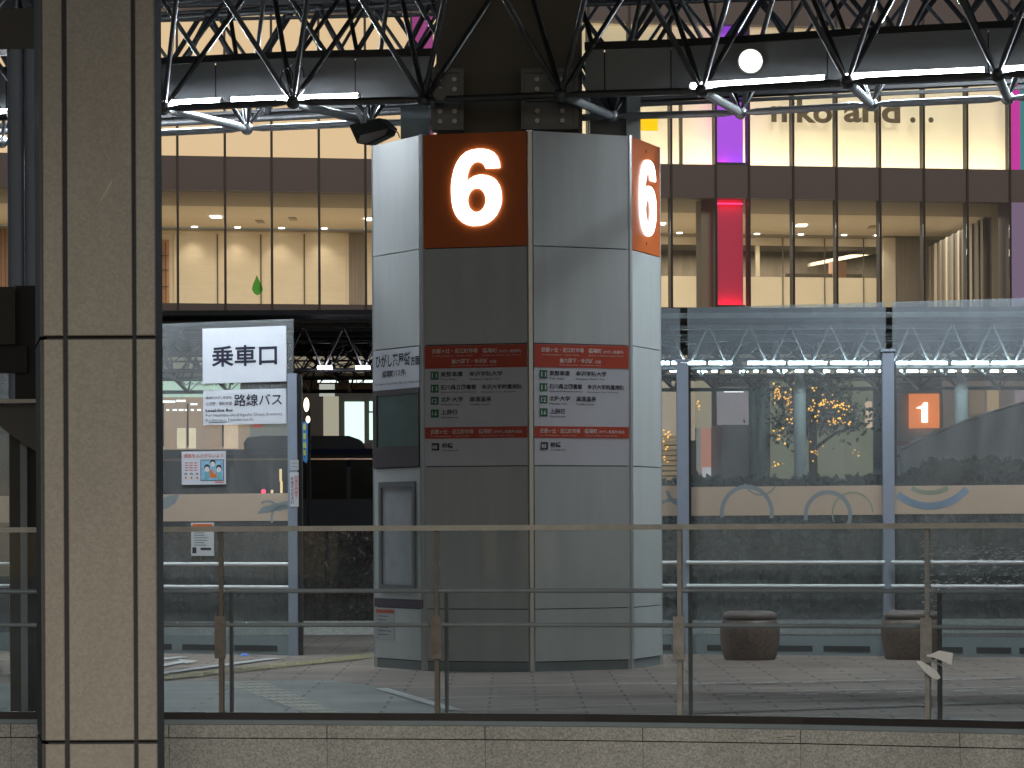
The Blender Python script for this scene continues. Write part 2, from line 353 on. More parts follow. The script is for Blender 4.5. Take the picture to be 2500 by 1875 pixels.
mb = MB(); seg(mb, -420, 3000, 0.105, 0.142, 0.10, 0.16); mb.build('base_channel', M('dark channel', (0.045,0.04,0.038), 0.5, 0.3), rl)
mb = MB(); seg(mb, -420, 3000, 1.118, 1.146, 0.095, 0.15); mb.build('handrail', m_bronze, rl)
def fpt(x, o, z):
    p = fq(x); t = (fq(x+10)-fq(x-10)).normalized(); nn = Vector((-t.y, t.x, 0)); return Vector((p.x,p.y,0))+nn*o+UP*z, t, nn
for z in (0.795, 0.612):
    mb = MB(); mb.path([fpt(x, 0.19, z)[0] for x in range(-420, 3001, 90)], 0.0125, 10); mb.build('steel_rail', m_rail, rl)
ps = [-66, 528, 1057, 1647, 2247, 2870]
for x in ps:
    p, t, nn = fpt(x, 0.125, 0); mb = MB()
    mb.box(p+UP*0.875, t*0.011, nn*0.012, UP*0.243); mb.box(p+UP*0.29, t*0.012, nn*0.014, UP*0.15)
    po = mb.build('post', m_plate if x > 1500 else m_brz2, rl)
    mb = MB(); mb.box(p-nn*0.026+UP*0.547, t*0.030, nn*0.006, UP*0.114)
    for zz in (0.625, 0.475): mb.tube(p-nn*0.032+UP*zz, p-nn*0.041+UP*zz, 0.009, 10)
    mb.build('clamp_plate', m_plate if x > 1500 else m_plate2, po)
    mb = MB(); mb.box(p+t*0.034+nn*0.09+UP*0.46, t*0.007, nn*0.020, UP*0.33); mb.build('stanchion', m_steel, po)
for a, b in zip([-420]+ps, ps+[3000]):
    mb = MB(); seg(mb, a, b, 0.143, 1.117, 0.119, 0.131, gap=0.016); mb.build('glass_pane', m_glass, rl)

# ================================================================== stone pillar in the left foreground
D = 15.0
sp = thing('stone_pillar', 'wide beige stone clad pillar with dark joints in the left foreground', 'pillar', P(243, 1800, D).xy.to_3d()+Vector((0,0,-0.35)))
pl = Plane(P(107,1280,D).xy, P(380,1280,D).xy)
ul, ur = pl.uz(107.5,1000)[0], pl.uz(380.5,1000)[0]
mb = MB(); zt = pl.uz(243,-900)[1]
mb.hexa([pl.pt(ul+.012,-.35,-.012), pl.pt(ur-.004,-.35,-.012), pl.pt(ur-.05,-.35,-.8), pl.pt(ul-.12,-.35,-.8), pl.pt(ul+.012,zt,-.012), pl.pt(ur-.004,zt,-.012), pl.pt(ur-.05,zt,-.8), pl.pt(ul-.12,zt,-.8)])
mb.build('core', m_seam, sp)
zj = [-.35, pl.uz(243,1812)[1], pl.uz(243,824.5)[1], zt]
cols = [(107.5,155.5),(166.5,324.5),(334,380.5)]
def bevel_slab(mb, pl, u0, u1, z0, z1, o0, o1, b=0.006):
    mb.hexa([pl.pt(u0,z0,o1-b), pl.pt(u1,z0,o1-b), pl.pt(u1,z0,o0), pl.pt(u0,z0,o0), pl.pt(u0,z1,o1-b), pl.pt(u1,z1,o1-b), pl.pt(u1,z1,o0), pl.pt(u0,z1,o0)])
    mb.add([pl.pt(u0,z0,o1-b),pl.pt(u1,z0,o1-b),pl.pt(u1,z1,o1-b),pl.pt(u0,z1,o1-b),pl.pt(u0+b,z0+b,o1),pl.pt(u1-b,z0+b,o1),pl.pt(u1-b,z1-b,o1),pl.pt(u0+b,z1-b,o1)],
           [(4,5,6,7),(0,1,5,4),(1,2,6,5),(2,3,7,6),(3,0,4,7)])
for a, b in zip(zj, zj[1:]):
    for c, d in cols:
        mb = MB(); bevel_slab(mb, pl, pl.uz(c,1000)[0], pl.uz(d,1000)[0], a+.008, b-.008, -.012, .012, 0.004); mb.build('stone_panel', m_stone, sp, fix=False)
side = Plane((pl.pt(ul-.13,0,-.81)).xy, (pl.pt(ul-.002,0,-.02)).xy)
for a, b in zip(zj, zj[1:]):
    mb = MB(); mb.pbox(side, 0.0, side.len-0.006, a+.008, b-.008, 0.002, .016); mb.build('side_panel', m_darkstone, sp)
# pale scuff on the face
mb = MB(); mb.add([pl.pt(*pl.uz(x,y),.0135) for x,y in [(243,497),(249,492),(262,474),(275,446),(272,441),(262,458),(250,480)]], [list(range(7))]); mb.build('scuff_mark', M('pale scuff', (0.5,0.45,0.36), 0.7), sp)

# ================================================================== octagonal bus stop pillar
def arc_six():
    out = [(993,325),(990,285),(975,245),(950,213),(918,195),(880,186),(835,184),(795,189),(755,203),(715,237),(690,275),(670,320),(655,385),(648,440),(648,490),(651,545),(660,600),(678,648),(700,680),(728,706),(760,724),(795,733),(835,733),(875,727),(910,712),(940,690),(968,658),(988,618),(1001,575),(1003,540),(1000,490),(988,450),(965,412),(940,391),(905,376),(868,370),(838,371),(808,380),(782,395),(757,420),(758,398),(762,370),(768,345),(778,318),(790,298),(805,284),(820,277),(835,275),(852,278),(868,286),(880,297),(888,311),(893,325)]
    hole = [(828+65*math.cos(2*math.pi*k/28), 550+87*math.sin(2*math.pi*k/28)) for k in range(28)]
    n = lambda l: [((x-645)/358.0, (735-y)/551.0) for x, y in l]
    return [n(out), n(hole)]
def one():
    pts = [(690,715),(690,725),(735,725),(735,855),(790,855),(790,670),(752,670),(745,690),(730,702),(712,708)]
    return [[((x-688)/102.0, (857-y)/187.0) for x, y in pts]]
NUM = {'6': arc_six(), '1': one()}
def octo(name, label, c, R, a0, zs, ztop, faces_num, num, k=1.0):
    t = thing(name, label, 'bus stop pillar', Vector((c[0], c[1], 0)))
    V = lambda th, r=R: (c[0]+r*math.sin(RAD(th)), c[1]-r*math.cos(RAD(th)))
    mb = MB(); q = [Vector(V(a0+45*i, R-.03)+(0,)) for i in range(8)]; mb.prism([q], (0,0,ztop-.02)); mb.build('core', m_seam, t)
    mb = MB(); q = [Vector(V(a0+45*i, R-.02)+(0,)) for i in range(8)]; mb.prism([[p+UP*0.0 for p in q]], (0,0,0.07)); mb.build('plinth', m_kick, t)
    F_ = {}
    for i, nm in enumerate(['R','FR','FL','L','far0','far1','far2','far3']):
        th1 = a0+90-45*i; F_[nm] = Plane(V(th1-45), V(th1))
    return t, F_
bp, FACE = octo('bus_stop_pillar', 'big octagonal grey bus stop pillar with lit number 6 on orange panels', (0.05, 28.3), 1.18, 5.0, None, 4.22, None, '6')
ZS = [0.075, 0.487, 1.606, 2.56, 3.32, 4.22]
s_ = FACE['FR'].len
for nm, pl in FACE.items():
    far = nm.startswith('far'); mb = MB() if far else None
    for k, (a, b) in enumerate(zip(ZS, ZS[1:])):
        if not far: mb = MB()
        # panel face is flush with the octagon; 4 mm joints
        z0, z1 = a+.004, b-.004
        mb.pbox(pl, 0.028, s_-0.028, z0, z1, -0.03, 0.0)
        if far: continue
        if k == 4 and nm in ('FL', 'R'):
            p = mb.build('number_panel', m_orange, bp)
            x0, x1, y0, y1 = {'FL': (1101.6,1225,364,552), 'R': (1559.5,1598.8,382,566)}[nm]
            u0, u1, za, zb = pl.rect(x0, x1, y0, y1)
            if nm == 'R': za, zb = 3.46, 4.075
            q = MB(); q.pprism(pl, [[(u0+(u1-u0)*u, za+(zb-za)*v) for u, v in l] for l in NUM['6']], 0.002, 0.014); q.build('numeral', m_num, p)
            q = MB(); uc = s_*0.5
            for zz in (3.40, 4.14):
                q.pbox(pl, uc-.006, uc+.006, zz-.012, zz+.012, 0.001, 0.004)
            if nm == 'R': q.build('fixing_slot', m_seam, p)
        elif k == 2 and nm in ('FL', 'FR'):
            mb.build('route_board', m_white, bp); 
        elif k == 2 and nm == 'L': mb.build('info_panel', m_paint, bp)
        else: mb.build('cladding_panel', m_paint, bp)
    if far: mb.build('rear_cladding', m_paint, bp)
V8 = [(0.05+1.18*math.sin(RAD(5+45*i)), 28.3-1.18*math.cos(RAD(5+45*i))) for i in range(8)]
for i, (x, y) in enumerate(V8):
    n = Vector((x-0.05, y-28.3, 0)).normalized(); t = Vector((-n.y, n.x, 0))
    mb = MB(); mb.hexa([Vector((x,y,.0))-n*.03+t*.028-n*.0, Vector((x,y,0))-n*.03-t*.028, Vector((x,y,0))+n*.002-t*.014-n*.004, Vector((x,y,0))+n*.002+t*.014-n*.004]+
            [Vector((x,y,4.222))-n*.03+t*.028, Vector((x,y,4.222))-n*.03-t*.028, Vector((x,y,4.222))+n*.002-t*.014-n*.004, Vector((x,y,4.222))+n*.002+t*.014-n*.004])
    mb.build('corner_trim', m_trim, bp)
mb = MB(); mb.prism([[Vector((0.05+1.15*math.sin(RAD(5+45*i)), 28.3-1.15*math.cos(RAD(5+45*i)), 4.19)) for i in range(8)]], (0,0,0.02)); mb.build('top_cover', m_kick, bp)
# route boards: the same layout on the two front faces (coordinates measured on the right one)
route_parts = [o for o in bpy.data.objects if o.name.startswith('route_board')]
def board(pl, part):
    U = lambda x: 0.030+(s_-0.060)*(x-80)/1175.0
    Z = lambda y: ZS[3]-.005-(ZS[3]-ZS[2]-.01)*(y-70)/1525.0
    R_ = lambda mb, x0, x1, y0, y1, o=0.003, mi=0: mb.pbox(pl, U(x0), U(x1), Z(y1), Z(y0), 0.0005, o, mi)
    for ya, yb in ((71,360),(1105,1250)):
        mb = MB(); R_(mb, 81, 1254, ya, yb); mb.build('red_band', m_red, part)
    T = lambda mb, s, x0, x1, y0, y1, o, b=.014, r=1: write(mb, pl, s, U(x0), U(x1), Z(y1), Z(y0), o, b, r)
    mb = MB()
    T(mb,'武蔵ヶ辻・近江町市場',165,690,110,170,.0045); T(mb,'橋場町',750,915,113,173,.0045); T(mb,'(ひがし茶屋街)',930,1190,132,180,.0045); mb.build('white_lettering', m_whiteink, part); mb = MB()
    T(mb,'For Musashigatsuji・Omicho Ichiba',170,635,192,214,.0045,.0); T(mb,'Hashiba-cho(Higashi Chaya District)',750,1185,194,216,.0045,0); mb.build('small_lettering', m_whiteink, part); mb = MB()
    T(mb,'兼六園下・金沢城',390,810,243,303,.0045); T(mb,'方面',830,905,262,303,.0045); T(mb,'Kenrokuen-shita・Kanazawa-jo Area',390,905,318,340,.0045,0); mb.build('white_lettering', m_whiteink, part); mb = MB()
    T(mb,'武蔵ヶ辻・近江町市場',145,640,1133,1193,.0045); T(mb,'橋場町',697,855,1133,1193,.0045); T(mb,'(ひがし茶屋街)経由',870,1195,1150,1195,.0045)
    T(mb,'For Musashigatsuji・Omicho Ichiba',148,595,1211,1231,.0045,0); T(mb,'Hashiba-cho(Higashi Chaya District)',700,1105,1211,1231,.0045,0)
    mb.build('white_lettering', m_whiteink, part)
    for y in (398,562,716,878):
        mb = MB(); R_(mb, 147, 238, y, y+102); mb.build('route_tile', m_green, part)
    mb = MB(); R_(mb, 157, 242, 1305, 1400); mb.build('route_tile', m_brown, part)
    for s, y in (('11',420),('11',584),('12',738),('16',900),('88',1324)):
        mb = MB(); T(mb, s, 162, 222, y, y+60, .0045, .02); mb.build('tile_number', m_whiteink, part)
    for s, e, x0, x1, xe, y in (('東部車庫','Tobu Shako',262,518,450,400),('金沢学院大学','Kanazawa Gakuin Univ.',592,975,955,402),('石川県立図書館','Ishikawa Prefectural Library',262,670,675,566),
                         ('金沢大学附属病院','Kanazawa Univ. Hospital',735,1197,1115,570),('北陸大学','Hokuriku Univ.',265,520,485,720),('湯涌温泉','Yuwaku Onsen',592,845,822,722),
                         ('上辰巳','Kamitatsumi',268,460,465,882),('柳橋','Yanagibashi',275,400,462,1305)):
        mb = MB(); T(mb, s, x0, x1, y, y+66, .002, .018); T(mb, e, x0, xe, y+86, y+110, .002, .008); mb.build('destination_lettering', m_ink, part)
FLb, FRb = [o for o in bp.children if o.name.startswith('route_board')][:2]
board(FACE['FR'], FLb); board(FACE['FL'], FRb)
pl = FACE['L']; ip = [o for o in bp.children if o.name.startswith('info_panel')][0]
mb = MB(); mb.pbox(pl, .03, s_-.03, pl.uz(975,949)[1], 2.553, 0.001, 0.004); o = mb.build('direction_sign', m_white, bp)
mb = MB(); wpx(mb,pl,'ひがし茶屋街',919,1002,863,896,.006,.02); wpx(mb,pl,'方面',1004,1026,868,892,.006,.02); wpx(mb,pl,'がい',1000,1008,857,862,.006,.0)
wpx(mb,pl,'(橋場町バス停)',934,992,903,923,.006,.008); wpx(mb,pl,'For Higashi Chaya District (Bus Stop Hashiba-cho)',918,1027,932,939,.006,0); mb.build('lettering', m_ink, o)
u0,u1,z0,z1 = pl.rect(916,1034,950,1140)
mb = MB(); mb.pbox(pl,.03,s_-.03,z0,pl.uz(975,1090)[1],.001,.012); mb.pbox(pl,.03,pl.uz(922,1000)[0],pl.uz(975,1090)[1]+.0005,z1-.002,.001,.012); mb.pbox(pl,pl.uz(1022,1000)[0],s_-.03,pl.uz(975,1090)[1]+.0005,z1-.002,.001,.012)
mb.pbox(pl,pl.uz(922,1000)[0]+.0005,pl.uz(1022,1000)[0]-.0005,pl.uz(975,963)[1],z1-.002,.001,.012)
dp = mb.build('display_frame', M('dark plum frame', (0.085,0.07,0.075), 0.5), bp)
mb = MB(); mb.ppx(pl,922,1022,964,1090,.0005,.003); mb.build('display_screen', M('dim display glass', (0.055,0.10,0.105), 0.16, 0, 0.3, 1.5), dp)
u0,u1,z0,z1 = pl.rect(929.5,1016.5,1176,1441)
mb = MB(); mb.frame(pl,u0,u1,z0,z1,.045,.001,.02); cb = mb.build('poster_case', M('case frame', (0.22,0.23,0.24), 0.4, 0.4), bp)
mb = MB(); mb.pbox(pl,u0+.046,u1-.046,z0+.046,z1-.046,.0005,.004); mb.build('case_sheet', M('stained pale sheet', (0.40,0.43,0.46), 0.35, 0, 0.18, 4), cb)
mb = MB(); mb.ppx(pl,915,1033,1462,1483,.001,.003); o = mb.build('label_strip', M('dark plum label', (0.06,0.03,0.06), 0.5), bp)
mb = MB()
for k in range(14): 
    x = 921+k*7.6; mb.ppx(pl,x,x+4.5,1470,1473,.003,.004)
mb.build('print_mark', m_greyink, o)
mb = MB(); mb.ppx(pl,918,964,1487,1562,.001,.003); o = mb.build('notice_paper', M('grey paper', (0.42,0.46,0.47), 0.6), bp)
mb = MB(); mb.ppx(pl,919,963,1488,1497,.003,.004); mb.build('red_header', m_red, o)
mb = MB()
for k in range(6): mb.ppx(pl,924,924+random.uniform(20,34),1503+k*9,1505+k*9,.003,.004)
mb.build('print_mark', m_greyink, o)
# ================================================================== unseen slab added behind the camera to shade the far side of the square
mb = MB(); mb.box((0, -3.0, 33.7), 45, 0.8, 22.0)
struct(mb.build('sun_blocker', m_colum))

# ================================================================== near canopy: space frame on a square column
ZC = 4.51
FN = [(-545,315),(-230,300),(85,281),(400,265),(715,250),(1035,245),(1370,232),(1713,222),(2068,200),(2435,183),(2815,165)]
OFF = [235,235,225,203,190,150,125,95,60,25,-10]
Fn = [PZ(x, y, ZC) for x, y in FN]
Bn = [PX(x+o, f.y+1.45, ZC) for (x, y), o, f in zip(FN, OFF, Fn)]
H = 1.25
half = [(b-f)/2 for f, b in zip(Fn, Bn)]
T0 = [(Fn[i]+Fn[i+1])/2-half[i]+UP*H for i in range(len(Fn)-1)]
T1 = [(Fn[i]+Fn[i+1]+Bn[i]+Bn[i+1])/4+UP*H for i in range(len(Fn)-1)]
T2 = [(Bn[i]+Bn[i+1])/2+half[i]+UP*H for i in range(len(Fn)-1)]
cf = thing('canopy_space_frame', 'dark steel space frame of the bus stop canopy running across the top of the picture', 'canopy', Vector((0,28,ZC)))
def member(name, p, q, r, mat, ends=True):
    mb = MB(); d = (q-p).normalized(); L = (q-p).length
    mb.tube(p+d*0.05, p+d*0.15, r*0.55, 8, r); mb.tube(p+d*0.15, q-d*0.15, r, 10); mb.tube(q-d*0.15, q-d*0.05, r, 8, r*0.55)
    return mb.build(name, mat, cf)
n_ = len(Fn)
for i in range(n_):
    for nodes, mat in ((Fn, m_steel), (Bn, m_steel2)):
        mb = MB(); mb.ball(nodes[i], 0.055, 12, 8); mb.build('node_ball', mat, cf)
    member('arm_tube', Fn[i], Bn[i], 0.036, m_steel2)
    if i < n_-1:
        member('bottom_chord', Fn[i], Fn[i+1], 0.030, m_steel); member('bottom_chord', Bn[i], Bn[i+1], 0.030, m_steel2)
    for j in (i-1, i):
        if 0 <= j < n_-1:
            member('diagonal_tube', Fn[i], T0[j], 0.022, m_steel); member('diagonal_tube', Fn[i], T1[j], 0.022, m_steel)
            member('diagonal_tube', Bn[i], T1[j], 0.020, m_steel)
            if 1 < i < n_-1: member('diagonal_tube', Bn[i], T2[j], 0.020, m_steel)
mb = MB()
for Tn in (T0, T1, T2):
    for a, b in zip(Tn, Tn[1:]): mb.tube(a, b, 0.03)
mb.build('top_chord', m_steel, cf)
# rear lattice girder, seen against the lit windows
lat = lambda x: 0.055*(x-506)
U = [P(x, 38-lat(x)*(1 if x < 1300 else 0.55), 32.0) for x in range(-300, 2900, 270)]
Lo = [P(x, 296-lat(x)*0.9, 31.0) for x in range(-435, 2900, 270)]
Hi = [P(x, 288-lat(x)*0.9, 33.2) for x in range(-435, 2900, 270)]
mb = MB()
for a, b in zip(U, U[1:]): mb.tube(a, b, 0.026)
mb.build('rear_top_chord', m_black, cf)
for nm, q in (('rear_bottom_chord', Lo), ('rear_bottom_chord', Hi)):
    mb = MB()
    for a, b in zip(q, q[1:]): mb.tube(a, b, 0.03)
    mb.build(nm, m_black, cf)
for i, u in enumerate(U):
    for q in (Lo, Hi):
        for j in (i, i+1):
            if j < len(q):
                mb = MB(); mb.tube(u, q[j], 0.025, 8); mb.build('rear_diagonal', m_black, cf)
    mb = MB(); mb.ball(u, 0.05); mb.build('rear_node', m_black, cf)
U2 = [P(x, 30-lat(x)*(1 if x < 1300 else 0.5), 34.6) for x in range(-180, 2900, 225)]
L2 = [P(x, 200-lat(x)*0.8, 34.2) for x in range(-290, 2900, 225)]
mb = MB()
for i, u in enumerate(U2):
    for j in (i, i+1):
        if j < len(L2): mb.tube(u, L2[j], .026, 8)
    if i: mb.tube(U2[i-1], u, .03, 8)
mb.build('far_girder', m_black, cf)
U3 = [P(x, 24-lat(x)*(1 if x < 1300 else 0.5), 33.6) for x in range(-240, 2900, 190)]
L3 = [P(x, 170-lat(x)*0.8, 32.6) for x in range(-330, 2900, 190)]
mb = MB()
for i, u in enumerate(U3):
    for j in (i, i+1):
        if j < len(L3): mb.tube(u, L3[j], .017, 8)
mb.build('far_girder', m_steel, cf)
# louvre bars behind the lamps, purlins under the roof edge
for k, (y, h) in enumerate(((268,9),(287,8),(304,11))):
    mb = MB(); a, b = P(-300, y+35, 32.6), P(1050, y-38, 31.6); mb.bar(a, b, 0.05, h*0.0038); mb.build('louvre_bar', m_black, cf)
for k, (y, h) in enumerate(((252,8),(236,9),(222,8))):
    mb = MB(); a, b = P(1480, y+8, 31.0), P(2800, y-52, 30.0); mb.bar(a, b, 0.05, h*0.0036); mb.build('louvre_bar', m_black, cf)
for k, (y, h) in enumerate(((3,26),(31,9),(47,7))):
    mb = MB(); a, b = P(-300, y+18, 33.6), P(1075, y-12, 33.6); mb.bar(a, b, 0.06, h*0.0040); mb.build('purlin', m_black, cf)
mb = MB(); q = [Fn[0]+Vector((-4,-1.5,0)), Fn[-1]+Vector((4,-1.5,0)), Bn[-1]+Vector((4,4.6,0)), Bn[0]+Vector((-4,4.6,0))]
mb.prism([[Vector((p.x,p.y,6.42)) for p in q]], (0,0,0.12)); mb.build('roof_deck', m_black, cf)

# fascia beams and their tube lights (polyline parallel to the front chord)
def cx(px, z, off):                    # point above the front chord at photo column px, off metres behind it
    xs = [p[0] for p in FN]
    for i in range(len(xs)-1):
        if px <= xs[i+1] or i == len(xs)-2:
            t = (px-xs[i])/(xs[i+1]-xs[i]); D = Fn[i].y*(1-t)+Fn[i+1].y*t; break
    return PX(px, D+off, z)
def fascia_part(par, x0, x1, z0, z1, off, thick, name, mat):
    mb = MB(); n = max(1, int(abs(x1-x0)/160))
    for k in range(n):
        a, b = x0+(x1-x0)*k/n, x0+(x1-x0)*(k+1)/n
        p, q = cx(a, 0, off), cx(b, 0, off); r, s = cx(b, 0, off+thick), cx(a, 0, off+thick)
        mb.hexa([p+UP*z0, q+UP*z0, r+UP*z0, s+UP*z0, p+UP*z1, q+UP*z1, r+UP*z1, s+UP*z1])
    return mb.build(name, mat, par)
for side_, seams in (('left', [-420,22,380,533,874,1066]), ('right', [1434,1483,1645,2027,2420,2790])):
    fb = thing('fascia_beam', {'left': 'grey panelled fascia beam left of the canopy column, above the tube lights', 'right': 'grey panelled fascia beam right of the canopy column, carrying the round lamp'}[side_], 'beam', cx((seams[0]+seams[-1])/2, 4.5, .5))
    for a, b in zip(seams, seams[1:]): fascia_part(fb, a+1.5, b-1.5, 4.60, 4.925, 0.50, 0.05, 'fascia_panel', m_fascia)
    fascia_part(fb, seams[0], seams[-1], 4.93, 4.985, 0.48, 0.10, 'top_flange', m_black)
    fascia_part(fb, seams[0], seams[-1], 4.578, 4.597, 0.48, 0.10, 'bottom_flange', m_steel)
    fascia_part(fb, seams[0]+2, seams[-1]-2, 4.605, 4.91, 0.555, 0.04, 'backing', m_seam)
tubes = [(-120,18,'far left end beyond the stone pillar'),(222,538,'beside the stone pillar'),(566,874,'next to the loudspeaker'),(1688,2014,'under the round lamp'),(2066,2403,'right of the round lamp'),(2440,2780,'at the right edge')]
for x0, x1, lab in tubes:
    a, b = cx(x0, 4.557, .07), cx(x1, 4.557, .07)
    t = thing('tube_lamp', 'lit white LED tube under the canopy fascia, '+lab, 'lamp', (a+b)/2, 'LED tubes under the canopy fascia')
    mb = MB(); mb.tube(a, b, 0.024, 12); mb.build('tube', m_led if x0 < 1000 else m_ledr, t)
    mb = MB(); bk = Vector((0,.029,0)); mb.bar(a+UP*.028+bk*.2, b+UP*.028+bk*.2, .06, .008); mb.bar(a+bk-UP*.0075, b+bk-UP*.0075, .006, .049); mb.build('housing', m_steel2, t)
    d = (b-a).normalized()
    for p_, q_ in ((a-d*.02, a), (b, b+d*.02)):
        mb = MB(); mb.tube(p_, q_, .023, 12); mb.build('end_cap', m_steel2, t)
# added tubes, hidden behind the fascia, to light the waiting area
for x0, x1 in ((-120,190),(222,538),(566,860),(2066,2403),(2440,2780)):
    a, b = cx(x0, 4.965, 2.0), cx(x1, 4.965, 2.0); mb = MB(); mb.tube(a, b, .021, 12); mb.build('added_tube', m_ledadd, cf)
    mb = MB(); mb.bar(a+UP*.034, b+UP*.034, .16, .01); mb.build('added_tube_hood', m_steel2, cf)
# round lamp
c = cx(1832, 0, .42); c = PX(1832, c.y, P(1832,150,c.y).z); d = Vector((0,-1,0))
rlp = thing('round_lamp', 'round glowing white lamp mounted on the right fascia beam', 'lamp', c)
mb = MB(); mb.tube(c-d*.06, c+d*.02, .10, 36); mb.build('housing', m_steel2, rlp)
mb = MB(); mb.tube(c+d*.021, c+d*.03, .091, 36, .085); mb.build('lens', E('round lamp lens', (1.0,1.0,0.9), 2.2), rlp)
# loudspeaker box hanging from the rear chord
ls = thing('loudspeaker', 'black hanging floodlight box below the left canopy tubes', 'floodlight', P(905,350,28.6))
D = 28.6; poly = [(852,305),(872,350),(895,354),(945,330),(952,312),(925,288),(868,300)]
mb = MB(); mb.prism([[P(x,y,D) for x,y in poly]], (0.05,0.35,0.03)); mb.build('box', M('matt black', (0.006,0.006,0.006), .8), ls)
mb = MB(); mb.prism([[P(x,y,D-.006) for x,y in [(874,348),(895,351),(941,329),(946,314),(880,330)]]], (0,0.005,0)); mb.build('front_face', M('speaker front', (0.05,0.045,0.04), 0.3), ls)
mb = MB(); mb.bar(P(868,262,D), P(886,300,D), .04, .03); mb.bar(P(895,260,D), P(889,300,D), .04, .03); mb.path([P(950,312,D),P(962,316,D),P(972,325,D),P(976,336,D)], .005, 6); mb.build('bracket', m_steel, ls)

# canopy column with brackets
cc = thing('canopy_column', 'broad brown grey column rising from the bus stop pillar to the canopy', 'column', Vector((0,28.4,4.2)))
a, b = PX(1072, 28.0, 0).x, PX(1428, 28.0, 0).x
mb = MB(); mb.box(((a+b)/2, 28.45, 5.30), (b-a)/2, .45, 1.10); mb.build('shaft', m_colum, cc)
def bracket(x0, x1, y0, y1, xm):
    pl = Plane(PX(x0, 27.80, 0).xy, PX(x1, 27.80, 0).xy); u0,u1,z0,z1 = pl.rect(x0,x1,y0,y1)
    mb = MB(); mb.pbox(pl,u0,u1,z0,z1,-.18,0.0); o = mb.build('bracket', M('bracket steel', (0.13,0.14,0.15), 0.4, 0.5, 0.2), cc)
    mb = MB(); mb.frame(pl,u0,u1,z0,z1,.035,.001,.03); mb.pbox(pl,u0+.036,u1-.036,(z0+z1)/2-.02,(z0+z1)/2+.02,.001,.05); mb.build('stiffener', m_steel, o)
    for fx in (.28,.72):
        for fz in (.14,.3,.66,.82):
            mb = MB(); p = pl.pt(u0+(u1-u0)*fx, z0+(z1-z0)*fz, .001); mb.tube(p, p+pl.n*.03, .02, 8); mb.build('bolt', m_steel2, o)
    mb = MB(); p = pl.pt(u0+(u1-u0)*xm, z0+(z1-z0)*.5, .03); mb.tube(p, p+pl.n*.3, .05, 12); mb.build('pin', m_steel, o)
bracket(1052,1132,168,318,.3); bracket(1272,1412,168,316,.7)
for x0,x1,y0,y1,D,m in ((978,1050,258,345,28.9,m_kick),(1440,1529,235,335,28.9,m_fascia),(1530,1564,235,340,28.75,m_paint)):
    pl = Plane(PX(x0,D,0).xy, PX(x1,D,0).xy); u0,u1,z0,z1 = pl.rect(x0,x1,y0,y1)
    mb = MB(); mb.pbox(pl,u0,u1,min(z0,4.2),z1,-.25,0); mb.build('side_box', m, cc)

# ================================================================== glass screens
def screen(name, label, p, q, segs, band, kick_z, ztop, post_px):
    pl = Plane(p, q); t = thing(name, label, 'glass screen', pl.pt(pl.len/2, 0))
    return pl, t
def post_box(mb, px, D, w, d, z1):
    c = PX(px, D, 0); mb.box(c+Vector((0,d/2,z1/2)), w/2, d/2, z1/2)
def vents(mb, pl, xs):
    for a, b in xs:
        u0,u1 = pl.uz(a,1590)[0], pl.uz(b,1590)[0]; mb.pbox(pl,u0,u1,.035,.085,.0165,.019)
def rails(mb, pl, u0, u1):
    for z in (.807,.603): mb.tube(pl.pt(u0,z,.06), pl.pt(u1,z,.06), .017, 12)
def ring(mb, pl, cu, cz, r, w, a0, a1, off, n=40, mi=0):
    vs = []; 
    for k in range(n+1):
        a = RAD(a0+(a1-a0)*k/n)
        vs += [pl.pt(cu+(r-w/2)*math.cos(a), cz+(r-w/2)*math.sin(a), off), pl.pt(cu+(r+w/2)*math.cos(a), cz+(r+w/2)*math.sin(a), off)]
    mb.add(vs, [(2*k,2*k+1,2*k+3,2*k+2) for k in range(n)], mi=mi)
# left screen
pL = Plane(PX(-420, 33.3, 0).xy, PX(707, 30.8, 0).xy)
ls_ = thing('glass_screen', 'left glass windbreak screen with beige film band, end post and boarding signs on it', 'glass screen', pL.pt(pL.len*.7, 0))
uE = pL.uz(717,1000)[0]
zt = 2.975
mb = MB(); mb.pbox(pL, 0, uE, .17, zt, -.006, .006); pane = mb.build('glass_pane', m_screen, ls_)
mb = MB(); mb.pbox(pL, 0, uE-.03, 0.0, .168, -.015, .015); kp = mb.build('kick_panel', m_kick, ls_)
mb = MB(); vents(mb, pL, [(250,332),(352,422),(448,530),(575,680)]); mb.build('vent_slot', m_seam, kp)
mb = MB(); rails(mb, pL, 0, uE-.02); mb.build('steel_rail', m_wrail, ls_)
mb = MB(); mb.pbox(pL, 0, uE-.03, 1.19, 1.435, .0065, .008); fb_ = mb.build('film_band', m_film, ls_)
mb = MB()
L_ = lambda x, y: pL.uz(x, y)
for pts in ([(383,1225),(412,1210),(440,1207),(430,1228),(405,1243),(383,1247)], [(628,1255),(642,1238),(670,1230),(706,1222),(706,1243),(680,1247),(650,1252)]):
    mb.add([pL.pt(*L_(x,y), .0095) for x,y in pts], [list(range(len(pts)))])
ring(mb, pL, *L_(690,1265), .11, .022, 70, 200, .0095); ring(mb, pL, *L_(655,1262), .14, .018, 20, 120, .0095)
mb.build('film_motif', m_motif, fb_)
mb = MB(); post_box(mb, 716, 30.72, .082, .17, 2.49); post_l = mb.build('end_post', m_postblue, ls_)
c = PX(716, 30.72, 0); mb = MB(); mb.box(c+Vector((.062,.10,1.24)), .02, .06, 1.24); mb.build('dark_edge', m_black, post_l)  # side face of the post, coloured darker than its front
